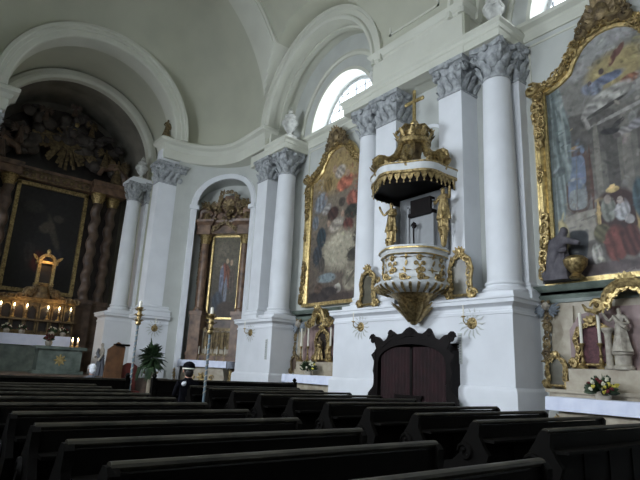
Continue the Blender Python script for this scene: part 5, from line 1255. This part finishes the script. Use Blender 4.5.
# bracket shelf that carries them
b = MB(); b.box(-1.5, 1.35, -.08, .25, -.06, 0); o = b.obj('candle_shelf', M['gold_dim']); o.location = (4.0, 22.4, 2.9); tag(o, 'narrow gilt shelf carrying the six lit candles', 'shelf')
for i, x in enumerate((4.75, 4.93)):
    o = candlestick('%s of the two short lit candles on the free-standing marble altar' % ('left', 'right')[i], (x, 19.9, 1.88), .06, .14, .035, True, 'pair of lit candles on the free-standing altar')
bouquet('dark red flower arrangement on the left end of the free-standing altar', (4.0, 19.9, 1.88), .2, 5, ['fl_red'], 1.0, 30)
for i, (x, l) in enumerate(((-.9, 'leftmost dark plant on the altar table below the gilded tier'), (-.4, 'second dark plant on the altar table below the gilded tier'), (.6, 'third dark plant on the altar table, right of its middle'), (1.0, 'rightmost dark plant on the altar table below the gilded tier'))):
    bouquet(l, (3.85 + x, 21.95, 2.285), .2, 50 + i, ['fl_red', 'fl_white'], .9, 30)
# chancel furniture: ambo statue and chair
statue('statue', 'pale statue standing against the chancel pedestal, beside the wooden lectern', (5.35, 18.35, .98), 1.1, 'stand', 'ivory', 'greycoat', 0)
t = thing('lectern', 'brown wooden lectern board leaning beside the chancel pedestal', 'lectern', (5.55, 17.75, .0))
b = MB(); b.prism([(-.28, .15), (.3, .15), (.34, 1.95), (.1, 2.1), (-.2, 1.85)], -.05, .05, 'y'); b.obj('board', M['brownwood'], t)
b = MB(); b.box(-.3, .35, -.2, .2, 0, .16); b.obj('foot', M['brownwood'], t)
b = MB(); b.box(-.02, .44, -.16, .1, 1.98, 2.04); b.obj('book_rest', M['confwood'], t)
t = thing('choir_chair', 'small red-brown chair behind the left candle pole', 'chair', (6.15, 17.6, 0))
b = MB(); b.box(-.25, .25, -.22, .22, .5, .58); b.obj('seat', M['velvet'], t)
b = MB(); b.prism([(-.25, .55), (.25, .55), (.25, 1.35), (.1, 1.45), (-.1, 1.45), (-.25, 1.35)], .2, .25, 'y'); b.obj('backrest', M['velvet'], t)
for x in (-.22, .2):
    for y in (-.2, .18): b = MB(); b.box(x - .02, x + .02, y, y + .04, 0, .5); b.obj('leg', M['velvet'], t)

# gold figurine on the chancel cornice and white figure over the far column
statue('statue', 'small gilt figurine on the cornice above the pilaster left of the corner altar', (6.6, 18.45, 10.0), .75, 'stand', 'gold_dim', 'gold_dim', PI / 2)
b = MB(); b.box(5.98, 7.3, 20.1, 21.0, 8.5, 8.62); b.box(6.1, 7.3, 20.2, 21.0, 8.62, 8.74); struct('trim_13', b, M['wall'])
urn('pale urn on the cornice above the farthest round column', (6.5, 20.5, 8.74), .85)

# =================================================================== people
def person(label, loc, rz, coat, hairm, s=1.0, cap=None):
    """seated figure facing +y locally, seat height .46"""
    t = thing('person', label, 'person', loc, rz); t.scale = (s, s, s)
    J = [((0, .0, .5), (.16, .13)), ((0, -.02, .7), (.15, .12)), ((0, -.03, .92), (.18, .12)), ((0, -.02, 1.06), (.09, .08)), ((0, .0, 1.13), .055), ((0, .02, 1.24), (.085, .1)), ((0, .02, 1.33), .06)]
    E = [(0, 1), (1, 2), (2, 3), (3, 4), (4, 5), (5, 6)]
    for sg in (1, -1):
        n = len(J); J += [((sg * .19, -.02, 1.0), .06), ((sg * .24, .04, .76), .045), ((sg * .13, .26, .72), .035), ((sg * .05, .34, .74), .03)]; E += [(2, n), (n, n + 1), (n + 1, n + 2), (n + 2, n + 3)]
        n = len(J); J += [((sg * .1, .08, .5), .09), ((sg * .12, .46, .5), .065), ((sg * .12, .48, .12), .045), ((sg * .12, .6, .04), .035)]; E += [(0, n), (n, n + 1), (n + 1, n + 2), (n + 2, n + 3)]
    me = skin('body', J, E, 0, 2); me.materials.append(M['skin']); me.materials.append(M[coat])
    for p in me.polygons:
        c = p.center
        p.material_index = 0 if (c.z > 1.1 and abs(c.x) < .12) else 1
    bo = linkm('body', me, t)
    b = MB(); b.blob((0, -.0, 1.28), (.105, .12, .115), 14, 2, .08); b.blob((0, -.05, 1.2), (.09, .07, .1), 10, 3, .1); b.obj('hair', M[hairm], t)
    b = MB(); b.blob((0, .13, 1.22), (.014, .022, .025), 6); 
    for sg in (1, -1): b.blob((sg * .1, .02, 1.22), (.015, .025, .035), 6)
    b.obj('face_features', M['skin'], t)
    if cap:
        b = MB(); b.lathe([(.12, 1.26), (.125, 1.3), (.11, 1.37), (.06, 1.41), (.01, 1.42)], n=18); b.obj('cap', M[cap], t)
        b = MB(); b.lathe([(.122, 1.265), (.128, 1.275), (.124, 1.29)], n=20, cap=False); b.obj('cap_band', M['wax'], t)
    return t
P1 = person('person in dark coat and dark cap with pale band, seated in the pews', (5.1, 11.0, .02), -.1, 'black', 'hair', 1.08, 'black')
b = MB(); b.blob((0, .0, 0), (.05, .04, .045), 10); b.blob((.02, -.03, .02), (.02, .02, .03), 8); o = b.obj('glare_spot', M['whitehair'], P1); o.location = (-.12, -.14, .98)  # white blob stands in for a spot of glare on the person
P2 = person('person with white hair and grey coat, seated far ahead near the chancel', (4.3, 15.4, 0), 0, 'greycoat', 'whitehair', 1.0)
b = MB(); b.box(-.6, .6, -.25, .25, .42, .46); b.box(-.6, .6, -.3, -.26, .1, .9); b.box(-.6, -.55, -.25, .25, 0, .46); b.box(.55, .6, -.25, .25, 0, .46); o = b.obj('bench', M['wood']); o.location = (4.3, 15.4, 0); tag(o, 'short dark bench under the white-haired person', 'bench')

# =================================================================== light
w = bpy.data.worlds.new('sky'); S.world = w; w.use_nodes = True
bg = w.node_tree.nodes['Background']; bg.inputs['Color'].default_value = (.92, .96, 1, 1); bg.inputs['Strength'].default_value = 3.0
def area(name, loc, rot, sx, sy, power, col=(.88, .94, 1)):
    l = bpy.data.lights.new(name, 'AREA'); l.shape = 'RECTANGLE'; l.size = sx; l.size_y = sy; l.energy = power; l.color = col
    o = bpy.data.objects.new(name, l); COL.objects.link(o); o.location = loc; o.rotation_euler = rot; return o
for i, (yc, r) in enumerate(BAYS):
    area('daylight_left', (XL - 1.3, yc, 5.9), (0, math.radians(-86), 0), 3.4, 4.2, (1200, 880, 200)[i])
for i, (yc, r, zb, e) in enumerate(WIN):
    area('daylight_right', (XR + 1.1, yc, 10.3), (0, math.radians(70), 0), 1.8, 3.0, 160)
area('chancel_fill_light', (.1, 22.3, 5.6), (0, math.radians(-85), 0), 1.4, 1.6, 130)  # added fill lamp, brightens the dim altar and far column
def point(name, loc, power, r=.05):
    l = bpy.data.lights.new(name, 'POINT'); l.energy = power; l.color = (1, .58, .25); l.shadow_soft_size = r
    o = bpy.data.objects.new(name, l); COL.objects.link(o); o.location = loc
point('candle_glow', (3.3, 22.2, 3.5), 4.5, .2); point('candle_glow', (4.6, 22.2, 3.5), 4.5, .2); point('throne_lamp', (4.0, 22.2, 5.2), 5, .1); point('candle_glow', (4.85, 19.8, 2.25), 2)

# =================================================================== camera
cam = bpy.data.cameras.new('camera'); co = bpy.data.objects.new('camera', cam); COL.objects.link(co); S.camera = co
right = V((0.780, -0.624, 0.046)); fwd = V((0.597, 0.764, 0.245))
fwd.normalize(); right = (right - fwd * right.dot(fwd)).normalized(); up = right.cross(fwd)
co.matrix_world = Matrix(((right.x, up.x, -fwd.x, 0), (right.y, up.y, -fwd.y, 0), (right.z, up.z, -fwd.z, 1.48), (0, 0, 0, 1)))
cam.sensor_width = 36; cam.lens = 36 * 518 / 640; cam.clip_end = 200
vs_ = S.view_settings; vs_.view_transform = 'Standard'; vs_.look = 'None'; vs_.gamma = 1; vs_.use_curve_mapping = False; vs_.exposure = 0.32
S.cycles.max_bounces = 8; S.cycles.diffuse_bounces = 5; S.cycles.sample_clamp_indirect = 6
